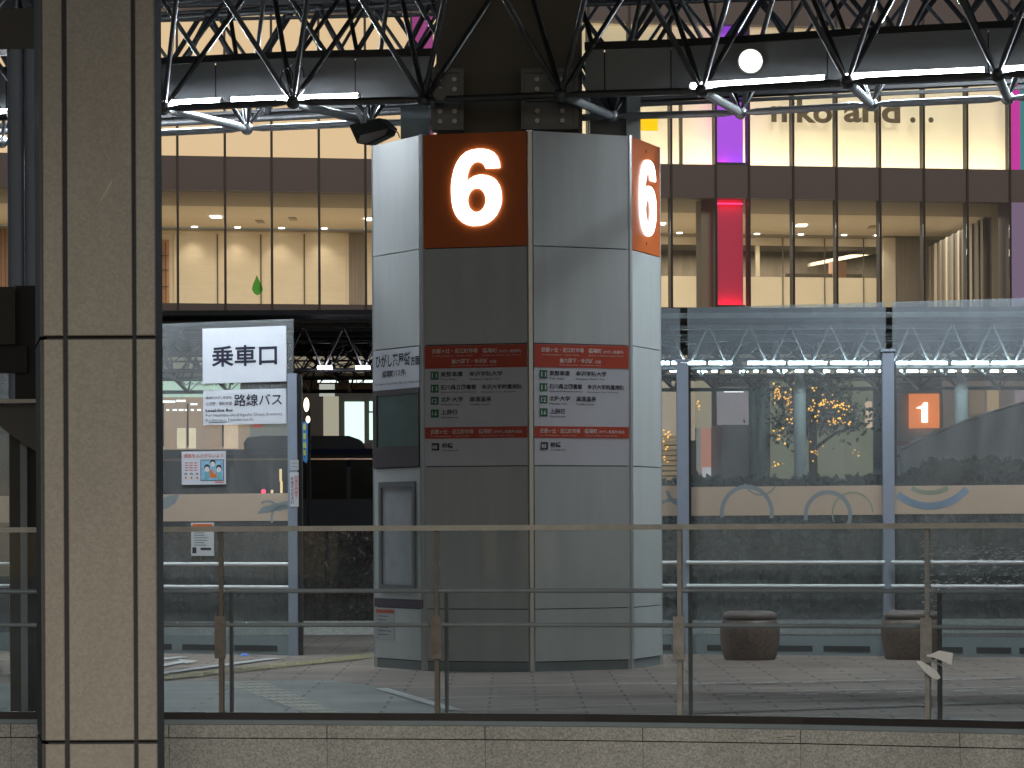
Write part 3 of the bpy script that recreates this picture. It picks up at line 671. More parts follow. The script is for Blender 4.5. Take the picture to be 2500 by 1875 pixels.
def signbase(pl, x0, x1, y0, y1, name, label, cat, o0=.008, o1=.016, mat=None):
    u0,u1,z0,z1 = pl.rect(x0,x1,y0,y1); t = thing(name, label, cat, pl.pt((u0+u1)/2, z0, .01))
    mb = MB(); mb.pbox(pl,u0,u1,z0,z1,o0,o1); mb.build('board', mat or m_white, t); return t
t = signbase(pL,497,701,799,934,'boarding_sign','large white sign reading 乗車口 on the left glass screen','sign')
mb = MB(); wpx(mb,pL,'乗車口',519,679,842.5,894,.018,.02,4); mb.build('lettering', m_ink, t)
t = signbase(pL,499,701,951,1036,'route_sign','white sign reading 路線バス Local-line Bus, under the large 乗車口 sign','sign')
mb = MB(); wpx(mb,pL,'路線バス',574,691,961.5,991,.018,.01,3); wpx(mb,pL,'橋場町(ひがし茶屋街)',505,569,967.5,975.5,.018,.0,1); wpx(mb,pL,'小立野・錦町方面',505,569,981,990,.018,0,1)
wpx(mb,pL,'Local-line Bus',505,571,998,1005.5,.018,.03,2); mb.build('lettering', m_ink, t)
mb = MB(); wpx(mb,pL,'For Hashiba-cho(Higashi Chaya District)',505,691,1008.5,1018,.018,0,1); wpx(mb,pL,'Kodatsuno, Nishiki-machi',505,621,1021,1029,.018,0,1); mb.ppx(pL,512,556,1030.5,1032,.0162,.0175); mb.build('small_lettering', m_greyink, t)
# manners poster
t = signbase(pL,446,553,1102,1183,'poster','white manners poster with a red headline and three cartoon passengers, on the glass screen','poster')
m_pred = M('poster red', (0.55,0.09,0.05), 0.6)
mb = MB(); wpx(mb,pL,'通路をふさがないよう',451,548,1107.5,1117.5,.018,.012,2); mb.build('headline', m_pred, t); mb = MB()
for r in range(4): 
    for k in range(3): mb.ppx(pL,454+k*11,462+k*11,1129+r*6,1131.2+r*6,.0162,.0172)
mb.build('print_mark', m_pred, t); mb = MB(); mb.ppx(pL,527,549,1176,1178.5,.0162,.0172); mb.build('footer', m_pred, t)
mb = MB(); mb.ppx(pL,492,549,1122,1174,.0162,.0170); pf = mb.build('picture_frame', m_ink, t)
mb = MB(); mb.ppx(pL,493.5,547.5,1123.5,1172.5,.0172,.0176); mb.build('picture', M('poster blue', (0.25,0.45,0.62), 0.6, 0, 0.3, 30), pf)
def disc(mb, pl, x, y, rx, ry, off, n=20, a0=0, a1=360, mi=0):
    u, z = pl.uz(x, y); k = rx*31/F, ry*31/F
    mb.add([pl.pt(u+k[0]*math.cos(RAD(a0+(a1-a0)*i/n)), z+k[1]*math.sin(RAD(a0+(a1-a0)*i/n)), off) for i in range(n+(a1-a0 < 360))], [list(range(n+(a1-a0 < 360)))], mi=mi)
hair, skin, orange, teal = MB(), MB(), MB(), MB()
for x, y in ((508,1143),(522,1131),(537,1144)):
    disc(hair,pL,x,y-1,8.5,8.5,.0180); disc(skin,pL,x,y+2.5,7,6.5,.0183)
for x, y in ((456,1160),(470,1160),(484,1160)):
    disc(hair,pL,x,y-2,4,3,.0172); disc(skin,pL,x,y+1,3,3.4,.0175); disc(orange,pL,x,y+6.5,2.6,3,.0176)
for pts in ([(515,1166),(514,1150),(520,1145),(524,1156),(529,1158),(532,1150),(532,1166)],): orange.add([pL.pt(*pL.uz(x,y),.0185) for x,y in pts], [list(range(len(pts)))])
teal.ppx(pL,502,513,1152,1171,.0178,.0181); teal.ppx(pL,533,543,1153,1171,.0178,.0181)
hair.build('drawn_hair', m_ink, pf); skin.build('drawn_face', M('drawn face', (0.68,0.64,0.62), 0.7), pf); orange.build('drawn_bag', M('drawn orange', (0.65,0.18,0.03), 0.7), pf); teal.build('drawn_coat', M('drawn teal', (0.15,0.40,0.48), 0.7), pf)
t = signbase(pL,469,524,1276,1357,'notice','white notice sheet with an orange header, low on the left glass screen','notice',mat=m_paper)
mb = MB(); mb.ppx(pL,472,521,1279,1287,.0162,.0172); mb.build('header', M('notice orange', (0.62,0.16,0.05), 0.6), t)
mb = MB()
for k in range(6): mb.ppx(pL,476,512-random.uniform(0,12),1300+k*6,1301.6+k*6,.0162,.0170)
mb.build('print_mark', m_greyink, t)
mb = MB(); mb.ppx(pL,472,482,1336,1351,.0162,.0170); mb.ppx(pL,492,518,1337,1343,.0162,.0170); mb.build('photo_print', m_ink, t)
pP = Plane((c.x-.041, 30.72), (c.x+.041, 30.72))
t = signbase(pP,707.5,729,1153,1237,'queue_sticker','white vertical sticker with red and black text on the screen end post','sticker',.001,.003,m_paper)
mb = MB()
for k, ch in enumerate('白線の内側で'): wpx(mb,pP,ch,719.5,727,1160+k*9.6,1168.6+k*9.6,.0045,.015)
mb.build('red_lettering', M('sticker red', (0.55,0.04,0.07), 0.6), t)
mb = MB()
for k, ch in enumerate('お並びください'): wpx(mb,pP,ch,710,717,1164+k*9.6,1172.4+k*9.6,.0045,.015)
mb.build('black_lettering', m_ink, t)
t = signbase(pP,708,729,1123,1148,'blank_sticker','plain grey white sticker above the vertical queue sticker','sticker',.001,.003,M('faded sticker', (0.5,0.53,0.56), 0.6))
mb = MB(); 
for k in range(2): mb.ppx(pP,711,726,1130+k*9,1131+k*9,.003,.004)
mb.build('print_mark', m_greyink, t)
# blue banner beyond the post
pb = Plane(PX(738,31.6,0).xy, PX(753,31.6,0).xy)
t = thing('banner', 'narrow blue and yellow cloth banner hanging beside the screen end post', 'banner', P(745,1130,31.6))
mb = MB(); mb.add([pb.pt(*pb.uz(x,y),o) for x,y,o in [(736,1030,0),(751,1031,.01),(752,1120,.01),(748,1131,.02),(736,1122,0)]], [(0,1,2,3,4)]); mb.build('cloth', M('blue cloth', (0.05,0.19,0.42), 0.8, 0, 0.2), t)
mb = MB()
for y in (1036,1058,1080,1098): mb.ppx(pb,741,747,y,y+14,.014,.016)
mb.build('yellow_mark', M('yellow print', (0.45,0.42,0.08), 0.8), t)
# right screens
def zx(px, D): return PX(px, D, 0).xy
for k, (xa, Da, xb, Db, lab) in enumerate(((1330,30.95,1664,30.62,'short hazy glass screen between the number pillar and the first blue grey post'),(1683,30.6,2166,29.95,'hazy glass screen with two hoop motifs between the two blue grey posts'),(2183,29.92,2760,29.15,'hazy glass screen with blue arcs at the right edge of the picture'))):
    pl = Plane(zx(xa,Da), zx(xb,Db)); t = thing('glass_screen', lab, 'glass screen', pl.pt(pl.len/2, 0), 'dusty glass screens right of the number pillar')
    mb = MB(); mb.pbox(pl,0,pl.len,.17,3.045,-.006,.006); mb.build('glass_pane', m_screen, t)
    mb = MB(); mb.pbox(pl,0,pl.len,0,.168,-.015,.015); kp = mb.build('kick_panel', m_kick, t)
    mb = MB(); vents(mb,pl,[[(1560,1640)],[(1728,1764),(1770,1985),(2012,2126)],[(2300,2352),(2385,2470),(2490,2570)]][k]); mb.build('vent_slot', m_seam, kp)
    mb = MB(); rails(mb,pl,0,pl.len); mb.build('steel_rail', m_wrail, t)
    u0,u1,z0,z1 = pl.rect((xa+xb)/2-20,(xa+xb)/2+20,(1187,1187,1184)[k],(1260,1258,1254)[k])
    mb = MB(); mb.pbox(pl,0,pl.len,z0,z1,.0065,.008); fb_ = mb.build('film_band', m_film, t)
    m1, m2 = MB(), MB()
    mb = MB(); mb.pbox(pl,0.004,pl.len-.004,2.50,3.042,.0066,.0076); mb.build('frosted_film', m_frost, t)
    if k < 2: mfirst = MB()
    if k == 0:
        ring(mfirst,pl,*pl.uz(1640,1265),.16,.03,30,130,.0095); ring(m1,pl,*pl.uz(1672,1190),.16,.03,190,280,.0095)
    if k == 1:
        ring(mfirst,pl,*pl.uz(1824,1252),.228,.036,-12,190,.0095,60); ring(mfirst,pl,*pl.uz(1858,1165),.155,.014,200,330,.0098)
        ring(m1,pl,*pl.uz(2022,1258),.20,.036,-35,192,.0095,60); ring(m2,pl,*pl.uz(2082,1253),.18,.014,2,205,.0095,50)
    if k == 2:
        ring(m1,pl,*pl.uz(2270,1110),.44,.062,190,350,.0095,60); ring(m2,pl,*pl.uz(2270,1110),.325,.04,190,350,.0095,60)
        # only the part of the arcs that lies on the band shows
        for m_ in (m1, m2):
            zlim = z1
            keep = []
            for f in m_.f:
                if max(m_.v[i].z for i in f) <= zlim and min((m_.v[i]-pl.o).dot(pl.d) for i in f) > 0.01: keep.append(f)
            m_.f = keep; m_.sm = [False]*len(keep); m_.mi = [0]*len(keep)
    if k < 2: mfirst.build('film_motif', m_motif, fb_)
    if m1.f: m1.build('film_motif', M('blue motif', (0.22,0.29,0.37), 0.6) if k == 2 else m_motif, fb_)
    if m2.f: m2.build('film_motif', m_motifg, fb_)
for px, D, lab in ((1673,30.55,'blue grey steel screen post just right of the number pillar'),(2175,29.9,'blue grey steel screen post behind the planter stool near the right edge')):
    c = PX(px, D, 0); t = thing('screen_post', lab, 'post', c)
    mb = MB(); post_box(mb, px-3, D, .098, .16, 2.56+(.05 if px > 2000 else 0)); mb.build('post', m_postblue, t)
    mb = MB(); mb.box(c+Vector((.048,.08,1.27)), .012, .07, 1.27); mb.build('dark_edge', m_black, t)
    mb = MB(); mb.box(c+Vector((-.01,.08,2.58+(.05 if px > 2000 else 0))), .06, .09, .012); mb.build('cap', m_postblue, t)
# stone stools
m_clay = stone_mat('brown stone stool', (0.125,0.085,0.068), 0.25, 60, 0.5)
for px, D, lab in ((1831,29.35,'brown barrel shaped stone stool between the two screen posts'),(2225,29.3,'brown barrel shaped stone stool in front of the right screen post, behind a railing post')):
    c = PX(px, D, 0); t = thing('stone_stool', lab, 'stool', c, 'barrel shaped stone stools')
    mb = MB(); mb.lathe(c, [(.208,0),(.218,.012),(.240,.09),(.253,.19),(.254,.25),(.245,.305),(.228,.334),(.2,.342)], 36); mb.build('body', m_clay, t)
    mb = MB(); mb.lathe(c, [(.208,.343),(.226,.352),(.230,.372),(.218,.396),(.18,.409),(.02,.412)], 36); mb.build('seat', M('stool seat', (0.17,0.135,0.125), 0.55, 0, 0.15), t)
mb = MB(); q = PZ(592,1602,0.0); mb.add([q+Vector((x,y,z)) for x,y,z in [(-.03,-.03,.004),(.05,-.02,.004),(.06,.05,.006),(-.02,.06,.006),(0,0,.03),(.03,.03,.026)]], [(0,1,4),(1,2,5),(1,5,4),(2,3,5),(3,0,4),(3,4,5)])
tag(mb.build('litter_scrap', M('blue scrap', (0.10,0.20,0.62), 0.6)), 'crumpled blue scrap on the paving at the foot of the left screen', 'litter')
# ================================================================== office and shop building across the square
kf, Yf = 0.207, 101.98
def fxy(px, off=0.0):
    a = (px-CX+700*ROLL)/F; Y = Yf/(1-kf*a); return Vector((a*Y, Y, 0))
FP = Plane(fxy(-400).xy, fxy(2900).xy)
ob = thing('shopping_building', 'long shopping building with lit upper windows, brown spandrels and coloured light columns, across the square', 'building', FP.pt(FP.len/2, -.35))
Z2a, Z2b, Z3a, Z3b, ZT = 7.55, 10.80, 11.79, 15.97, 21.0
uz = FP.uz
m_span = M('brown spandrel', (0.105,0.078,0.072), 0.6, 0, 0.06, 1)
m_mull = M('dark brown mullion', (0.03,0.022,0.02), 0.5, 0.2)
m_mullg = M('grey mullion side', (0.16,0.14,0.12), 0.5)
uL, uR = 0, FP.len
mb = MB(); mb.pbox(FP,uL,uR,Z2b,Z3a,-.55,-.05); mb.build('spandrel', m_span, ob)
mb = MB(); mb.pbox(FP,uL,uR,Z3b,Z3b+1.15,-.55,-.05); mb.build('spandrel', m_span, ob)
mb = MB(); mb.pbox(FP,uL,uR,Z3b+1.16,ZT,-.55,-.1); mb.build('upper_wall', m_span, ob)
mb = MB(); mb.pbox(FP,uL,uR,6.6,Z2a,-.55,-.05); mb.build('spandrel', m_span, ob)
mulls = [-340,-228,-116,-5,100,205,320,434,550,664,779.5,893,1006,1118,1230,1340,1440,1540,1640,1749,1830,1938,2044,2150,2257,2363,2467,2572,2676,2780]
for x in mulls:
    u = uz(x, 560)[0]; mb = MB(); mb.pbox(FP,u-.035,u+.035,Z2a-.9,ZT,-.04,.0); 
    if x > 1300: mb.pbox(FP,u-.030,u+.030,Z2a,ZT,-.35,-.045)
    mb.build('mullion', m_mull, ob)
um = [uz(x,560)[0] for x in mulls]
for i, (a, b) in enumerate(zip(um, um[1:])):
    for z0, z1 in ((Z2a,Z2b),(Z3a,Z3b)):
        mb = MB(); mb.pbox(FP,a+.036,b-.036,z0,z1,-.030,-.018); mb.build('window_pane', m_pglass, ob)
# --- third floor: lit back walls close behind the glass
uS = uz(1300,560)[0]
m_amber = E('amber backlit panel', (1.0,0.71,0.42), 0.60)
mb = MB(); mb.pbox(FP,uL,uS,Z3a-.1,Z3b+.1,-.50,-.40); mb.build('backlit_wall', m_amber, ob)
m_cream = M('cream wall', (0.74,0.66,0.50), 0.6, 0, 0.03, 1)
def glow(m, col, k):
    b = m.node_tree.nodes['Principled BSDF']; b.inputs['Emission Color'].default_value = list(col)+[1]; b.inputs['Emission Strength'].default_value = k; return m
m_disp = glow(M('glowing display wall', (0.74,0.66,0.50), 0.6, 0, 0.03, 1), (0.90,0.76,0.50), 0.33)  # emission added so the uplit wall stays bright near the top
mb = MB(); mb.pbox(FP,uS+.05,uR,Z3a-.1,Z3b+.1,-1.5,-1.3); mb.build('display_wall', m_disp, ob)
mb = MB(); mb.pbox(FP,uS+.05,uR,Z3a-.25,Z3a-.12,-1.3,-.06); mb.build('display_floor', m_cream, ob)
mb = MB(); mb.pbox(FP,uS+.05,uR,Z3b+.05,Z3b+.2,-1.3,-.06); mb.build('display_ceiling', m_cream, ob)
mb = MB(); mb.pbox(FP,uS+.1,uR,Z3a-.10,Z3a-.02,-.62,-.52); mb.build('uplight_strip', E('warm uplight', (1.0,0.88,0.66), 17), ob)
# purple / red light columns
for x0, x1, y0, y1, nm, col, st in ((1755,1824,40,402,'violet_light_column',(0.36,0.06,0.86),0.46),(1754,1825,485,748,'red_light_column',(0.50,0.018,0.08),0.17),(2473,2491,40,412,'pink_light_column',(0.75,0.05,0.45),0.8),(1010,1058,40,160,'pink_light_column',(0.55,0.10,0.36),0.6)):
    u0,u1 = uz(x0,(y0+y1)/2)[0], uz(x1,(y0+y1)/2)[0]
    z0,z1 = (Z3a,Z3b) if y0 < 300 else (Z2a,Z2b)
    wide = x1-x0 > 60
    mb = MB(); mb.pbox(FP,u0,u1,z0,z1,-.56 if wide else -.36,-.50 if wide else -.05); mb.build(nm, glow(M(nm+' diffuser', (.55,.10,.85) if 'violet' in nm else (.75,.02,.10), .5, 0, .02), col, st) if wide else E(nm, col, st*.7), ob)
    if wide:
        um_ = (u0+u1)/2; mb = MB(); mb.pbox(FP,u0,u1,z0,z0+.10,-.30,-.26); mb.build('sill_lip', m_mull, ob)
        for ua, ub, zc_, c_, k_ in (((u0+.05, um_, z0+.06, (1,.05,.5), 5), (um_, u1-.05, z0+.06, (.12,.12,1), 5)) if 'violet' in nm else ((u0+.05, u1-.05, z0+.06, (1,.02,.13), 10), (u0+.05, u1-.05, z1-.10, (1,.02,.10), 3))):
            mb = MB(); mb.pbox(FP,ua,ub,zc_-.05,zc_-.01,-.42,-.34); mb.build('colour_lamp', E('colour lamp', c_, k_), ob)
mb = MB(); mb.pbox(FP,uz(2492,300)[0],uz(2570,300)[0],Z3a,Z3b,-.36,-.05); mb.build('teal_light_column', E('teal light', (0.08,0.25,0.27), 0.6), ob)
mb = MB(); mb.pbox(FP,uz(2474,600)[0],uz(2570,600)[0],Z2a,Z2b,-.36,-.05); mb.build('mauve_light_column', E('mauve light', (0.22,0.15,0.24), 0.6), ob)
mb = MB(); mb.ppx(FP,1563,1613,284,316,-.36,-.33); mb.build('yellow_sign', E('yellow sign light', (1.0,0.50,0.0), 1.0), ob)
mb = MB(); mb.ppx(FP,1667,1675,250,400,-.5,-.4); mb.build('sign_stem', M('tan post', (0.25,0.2,0.13), 0.6), ob)
# shop lettering standing in front of the display wall
mb = MB(); wpx(mb, FP.shift(-.9), 'niko', 1883, 2032, 243, 300, 0, .03, 4); wpx(mb, FP.shift(-.9), 'and', 2060, 2198, 243, 300, 0, .03, 4)
for x in (2228.5, 2273): mb.add([FP.pt(FP.shift(-.9).uz(x,293)[0]+.085*math.cos(2*math.pi*k/20), FP.shift(-.9).uz(x,293)[1]+.085*math.sin(2*math.pi*k/20), -.9) for k in range(20)], [list(range(20))])
mb.build('shop_lettering', M('tan letters', (0.20,0.15,0.08), 0.6), ob, fix=False)
# --- second floor room
RD = -13.5
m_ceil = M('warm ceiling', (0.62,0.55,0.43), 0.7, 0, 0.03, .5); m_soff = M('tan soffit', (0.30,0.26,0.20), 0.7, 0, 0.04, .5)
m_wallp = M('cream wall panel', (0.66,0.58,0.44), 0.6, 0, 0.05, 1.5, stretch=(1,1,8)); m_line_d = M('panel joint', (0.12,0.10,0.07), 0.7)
mb = MB(); mb.pbox(FP,uL,uR,Z2b+.06,Z2b+.2,-5.6,-.6); mb.build('ceiling_soffit', m_soff, ob)
mb = MB(); mb.pbox(FP,uL,uR,Z2b+.08,Z2b+.22,RD,-5.65); mb.build('ceiling', m_ceil, ob)
mb = MB(); mb.pbox(FP,uL,uR,Z2a-.25,Z2a-.05,RD,-.6); mb.build('room_floor', M('room floor', (0.45,0.38,0.29), 0.4), ob)
BW = FP.shift(RD)
mb = MB(); mb.pbox(BW,uL,BW.uz(1500,600)[0],Z2a,Z2b,-.2,0); mb.build('back_wall', m_wallp, ob)
mb = MB(); mb.pbox(BW,uL,uR,Z2b-.02,Z2b+.05,.01,.10); mb.build('wall_cornice', m_soff, ob)
bx = lambda nm, x0,x1,y0,y1,o0,o1,m,pl=BW: (lambda mb: (mb.ppx(pl,x0,x1,y0,y1,o0,o1), mb.build(nm,m,ob)))(MB())
for x in (531,637,743,1180): bx('wall_joint', x-1.5,x+1.5,572,768,.005,.03,m_line_d)
for x0,x1 in ((846,851),(424,427)): bx('door_trim', x0,x1,572,768,.005,.05,m_ceil)
m_wood = M('vertical slat wood', (0.20,0.17,0.14), 0.6, 0, 0.3, 3, stretch=(14,14,.2))
bx('slat_wall', 852,893,570,768,.005,.04,m_wood)
# shop corner with shelving at the left
m_orangewall = M('terracotta wall', (0.50,0.27,0.16), 0.6)
bx('shop_wall', 330,413,585,768,.01,.06,m_orangewall); bx('shop_wall', -200,30,560,768,.01,.06,m_orangewall)
for x in (384,394,404): bx('shelf_post', x-1,x+1,590,768,.10,.16,m_line_d)
for y in (625,660,700): bx('shelf', 380,410,y-1,y+1,.08,.2,m_line_d)
for x in (2,12,20): bx('shelf_post', x-1,x+1,560,768,.10,.16,m_line_d)
# right half: counter, band, dark hall behind
hb = FP.shift(RD-6)
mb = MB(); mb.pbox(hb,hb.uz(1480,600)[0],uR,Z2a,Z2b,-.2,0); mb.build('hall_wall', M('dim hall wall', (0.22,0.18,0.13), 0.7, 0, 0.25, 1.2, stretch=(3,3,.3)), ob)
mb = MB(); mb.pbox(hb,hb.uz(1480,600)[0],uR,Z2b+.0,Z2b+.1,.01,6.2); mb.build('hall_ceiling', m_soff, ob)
bx('upper_band', 1500,2160,578,599,-.1,.05,m_ceil); bx('low_partition', 1500,2160,676,775,-.1,.05,m_cream)
for x in (1910,2012,2107): bx('partition_joint', x-1,x+1,577,775,.06,.09,m_line_d)
bx('partition_post', 1845,1854,600,675,-.1,.05,m_cream); bx('cream_post', 2152,2181,582,775,-.1,.25,m_ceil)
bx('slat_wall', 2182,2260,570,775,.0,.2,m_wood)
bx('stage_step', 1950,2140,660,675,-2.,-1.6,m_wood); bx('display_cabinet', 2065,2098,630,672,-2.,-1.5,m_orangewall)
mb = MB(); mb.hexa([hb.pt(*hb.uz(x,y),o) for x,y,o in [(1960,655,1.),(2150,618,1.),(2150,618,.6),(1960,655,.6),(1960,647,1.),(2150,607,1.),(2150,607,.6),(1960,647,.6)]]); mb.build('sloped_beam', m_cream, ob)
# curtain wall receding at the right
a = FP.pt(FP.shift(-2.2).uz(2400,560)[0], 0, -2.2); b = BW.pt(BW.uz(2262,560)[0], 0, 0.2)
CW = Plane(b.xy, a.xy); mb = MB(); mb.pbox(CW,0,CW.len,Z2a,Z2b-.3,-.2,0); mb.build('curtain_wall', m_wood, ob)
for k in range(9):
    u = CW.len*(k+.3)/9; mb = MB(); mb.pbox(CW,u,u+CW.len*.03,Z2a,Z2b-.3,.01,.06); mb.build('curtain_edge', m_ceil if k%2 else m_soff, ob)
mb = MB(); mb.ppx(FP.shift(-2.3),2402,2436,530,770,-.3,.0); mb.build('end_pier', m_ceil, ob)
# inner square pillars
for x0,x1 in ((1712,1746),(2437,2462)):
    mb = MB(); mb.ppx(FP.shift(-.8),x0,x1,488,770,-.6,0); mb.build('inner_pillar', m_soff, ob)
# downlights and ceiling lamps of the room
m_dl = E('downlight', (1.0,0.9,0.74), 5)
for x in (471,576,683,787,1590,1650,1838,1945,2050,2130):
    u,_ = BW.uz(x,563); mb = MB(); p = BW.pt(u, Z2b+.05, .45 if x<1000 else .5); mb.lathe(p, [(.09,0),(.11,.05)], 12); mb.build('downlight', m_dl, ob)
    L = bpy.data.lights.new('downlight_beam','SPOT'); L.energy = 32; L.spot_size = RAD(100); L.spot_blend = .8; L.color = (1,.84,.66); L.shadow_soft_size = .08
    o = bpy.data.objects.new('downlight_beam', L); C.objects.link(o); o.location = p-UP*.06-wloc(ob); o.parent = ob; WL[o.name]=p
for x, y in ((527,529),(902,535),(1957,550),(1612,546)):
    D_ = (Z2b+.07-EYE)/ray(x,y)[1]; p = P(x,y,D_); mb = MB(); mb.box(p, .16, .35, .02); mb.build('ceiling_lamp', m_dl, ob)
for x, y in ((635,541),(715,534),(2130,554)):
    D_ = (Z2b+.07-EYE)/ray(x,y)[1]; p = P(x,y,D_); mb = MB(); mb.box(p, .12, .5, .015); mb.build('ceiling_vent', m_soff, ob)
def room_light(name, u0, u1, off, z, depth, energy, col):
    L = bpy.data.lights.new(name,'AREA'); L.shape = 'RECTANGLE'; L.size = u1-u0; L.size_y = depth; L.energy = energy; L.color = col
    o = bpy.data.objects.new(name, L); C.objects.link(o); p = FP.pt((u0+u1)/2, z, off); o.location = p; o.rotation_euler = (0,0,math.atan2(FP.d.y, FP.d.x)); WL[o.name]=p
    o.parent = ob; o.location = p-wloc(ob); return o
room_light('room_lamp', uL, uR, -8.5, Z2b-.15, 5.0, 1150, (1,.93,.82))
room_light('hall_lamp', hb.uz(1500,600)[0], uR-4, -17.0, Z2b-.15, 3.0, 420, (1,.88,.7))
# leaf sticker on the glass
mb = MB(); q = [(627,671),(633,685),(640,698),(642,708),(636,718),(628,721),(620,716),(615,706),(618,694),(623,682)]
mb.pprism(FP, [[uz(x,y) for x,y in q]], -.012, -.006); mb.build('leaf_sticker', GLASS('green film', (0.34,0.72,0.34), 0.05, (0.2,0.5,0.2), .5), ob)

# --- ground floor shops
G = FP.shift(-.2)
def gbox(nm, x0,x1,y0,y1,m,o0=-.2,o1=0.0):
    mb = MB(); mb.ppx(G,x0,x1,y0,y1,o0,o1); return mb.build(nm,m,ob)
m_gdark = M('dark shopfront', (0.04,0.035,0.03), 0.5)
mb = MB(); mb.pbox(G,uL,uR,-.35,6.6,-6.6,-6.4); mb.build('shop_back', M('shop back wall', (0.30,0.20,0.13), 0.6, 0, .3, .7), ob)
mb = MB(); mb.pbox(G,uL,uR,5.6,6.6,-6.3,-.3); mb.build('shop_ceiling', m_ceil, ob)
em = lambda n,c,s: E(n,c,s)  # shop lighting put into glowing panels, walls and jambs included
e_green = em('pale green light box', (0.72,0.95,0.76), .62); e_warm = em('warm shop window', (0.55,0.36,0.24), .55); e_cream = em('cream shop window', (0.95,0.78,0.52), .75)
e_white = em('white light strip', (0.95,1.0,0.98), 1.6); e_grey = em('dim grey window', (0.17,0.17,0.15), .8); e_pale = em('pale green window', (0.62,0.90,0.74), .95)
gbox('light_box', 340,590,931,969,e_green); gbox('shop_window', 340,640,970,1100,e_warm)
mb = MB(); wpx(mb,G,'KANAZAWA',441,556,934,942,.012,.01,1); mb.build('shop_lettering', M('grey letters',(0.12,0.15,0.12),.6), ob)
gbox('sign_block', 586,632,936,957,m_gdark,0.01,.1); gbox('dim_window', 610,712,958,1100,e_grey,.0,.05)
gbox('light_strip', 340,427,978,983,e_white,.01,.1); gbox('light_strip', 430,452,976.5,981,e_white,.01,.1); gbox('light_strip', 465,481,985,989,e_white,.01,.1)
for x in range(376,500,15): gbox('spot_lamp', x,x+random.uniform(6,13),999,1003,e_white,.01,.08)
for x in (397,457,543): gbox('shop_post', x-1.5,x+2.5,985,1090,m_gdark,.01,.12)
gbox('lit_door', 432,453,1045,1095,e_cream,.01,.06); gbox('lit_door', 461,478,1045,1095,e_cream,.01,.06); gbox('lit_door', 546,581,1037,1095,em('peach window',(0.9,0.62,0.42),.7),.01,.06)
gbox('lit_door', 616,640,1035,1046,em('red sign',(0.45,0.10,0.06),.7),.06,.1)
gbox('dark_front', 712,925,960,1100,m_gdark,0,.03)
gbox('beige_jamb', 789,826,968,1080,em('beige jamb',(0.40,0.38,0.28),.6),.04,.1); gbox('hanging_sign', 779,816,938,968,em('hanging sign',(0.45,0.47,0.42),.6),.04,.1)
gbox('bright_window', 841,888,981,1082,e_pale,.04,.1); gbox('bright_window', 901,930,980,1004,e_pale,.04,.1); gbox('bright_window', 901,930,1008,1074,e_pale,.04,.1)
for x0,x1 in ((775,806),(808,818),(822,830),(852,868),(871,930)): gbox('light_strip', x0,x1,922,934,em('strip glow',(0.85,1,0.92),1.2),.04,.1)
# right part of the ground floor
gbox('shop_window', 1600,1697,930,1075,em('peach shop',(0.55,0.42,0.31),.6)); 
m_step = M('wood slats', (0.26,0.18,0.09), 0.5, 0, .2, 3)
for k in range(9): gbox('wood_slat', 1600,1657,1064+k*12.5,1073+k*12.5,em('lit wood slat',(0.30,0.19,0.085),.7),.0,.15)
gbox('cream_panel', 1697,1735,930,1045,em('cream panel',(0.42,0.34,0.23),.6),.0,.1)
gbox('grey_jamb', 1700,1709,1045,1180,em('grey jamb',(0.3,0.3,0.28),.5),.0,.1)
pos = gbox('poster_panel', 1711,1734,1045,1180,em('poster orange',(0.62,0.24,0.16),.6),.0,.1); gbox('poster_foot', 1712,1733,1141,1180,em('poster white',(0.62,0.60,0.62),.6),.11,.14)
gbox('dark_kiosk', 1736,1830,1040,1180,M('dark grey kiosk',(0.10,0.10,0.11),.5),.0,1.2)
gbox('mauve_window', 1750,1832,945,1040,em('mauve window',(0.26,0.22,0.24),.7),.0,.1)
gbox('light_strip', 1765,1811,953,958,e_white,.12,.2)
gbox('olive_wall', 1880,2130,930,1180,em('olive lit wall',(0.16,0.16,0.105),.7),.0,.05)
gbox('lit_jamb', 2110,2127,980,1045,em('lit jamb',(0.85,0.58,0.40),.6),.06,.1)
gbox('brown_shop', 2300,2600,930,1100,em('brown shop',(0.12,0.085,0.07),.7),.0,.05)
for x0,x1,c in ((2366,2400,(0.20,0.13,0.08)),(2408,2436,(0.42,0.27,0.13)),(2476,2500,(0.28,0.2,0.23))): gbox('lit_panel', x0,x1,944,1010,em('lit panel',c,.7),.06,.1)

# ================================================================== far canopy of the bus loop
fc = thing('far_canopy', 'second steel space frame canopy across the bus loop, seen through the screens', 'canopy', (0,76,3.4))
def fl(px, y, D): return P(px, y, D)
zb, zt_ = 4.40, 5.22
xs = list(range(-300, 2900, 99))
rows = [(73, zb, 0), (77, zb, 33), (82, zb-.1, 66)]; tops = [(71, zt_, 50), (75, zt_-.1, 16), (79.5, zt_, 90)]
bot = [[PX(x+o, D, z) for x in xs] for D, z, o in rows]; top = [[PX(x+o, D, z) for x in xs] for D, z, o in tops]
m_far = M('far steel', (0.09,0.095,0.10), 0.4, 0.3, .2)
for r in bot:
    mb = MB()
    for a, b in zip(r, r[1:]): mb.tube(a, b, .045, 6)
    mb.build('bottom_chord', m_far, fc)
for r in top:
    mb = MB()
    for a, b in zip(r, r[1:]): mb.tube(a, b, .045, 6)
    mb.build('top_chord', m_far, fc)
mb = MB()
for bi, r in enumerate(bot):
    for ti in (bi, bi+1):
        if ti < 3:
            for i, p in enumerate(r):
                for j in (i-1, i):
                    if 0 <= j < len(r): mb.tube(p, top[ti][j], .024, 6)
                if i+1 < len(r) and ti == bi: mb.tube(p, r[i+1].lerp(top[ti][i], .5), .012, 5)
    if bi < 2:
        for i, p in enumerate(r):
            mb.tube(p, bot[bi+1][i], .04, 6)
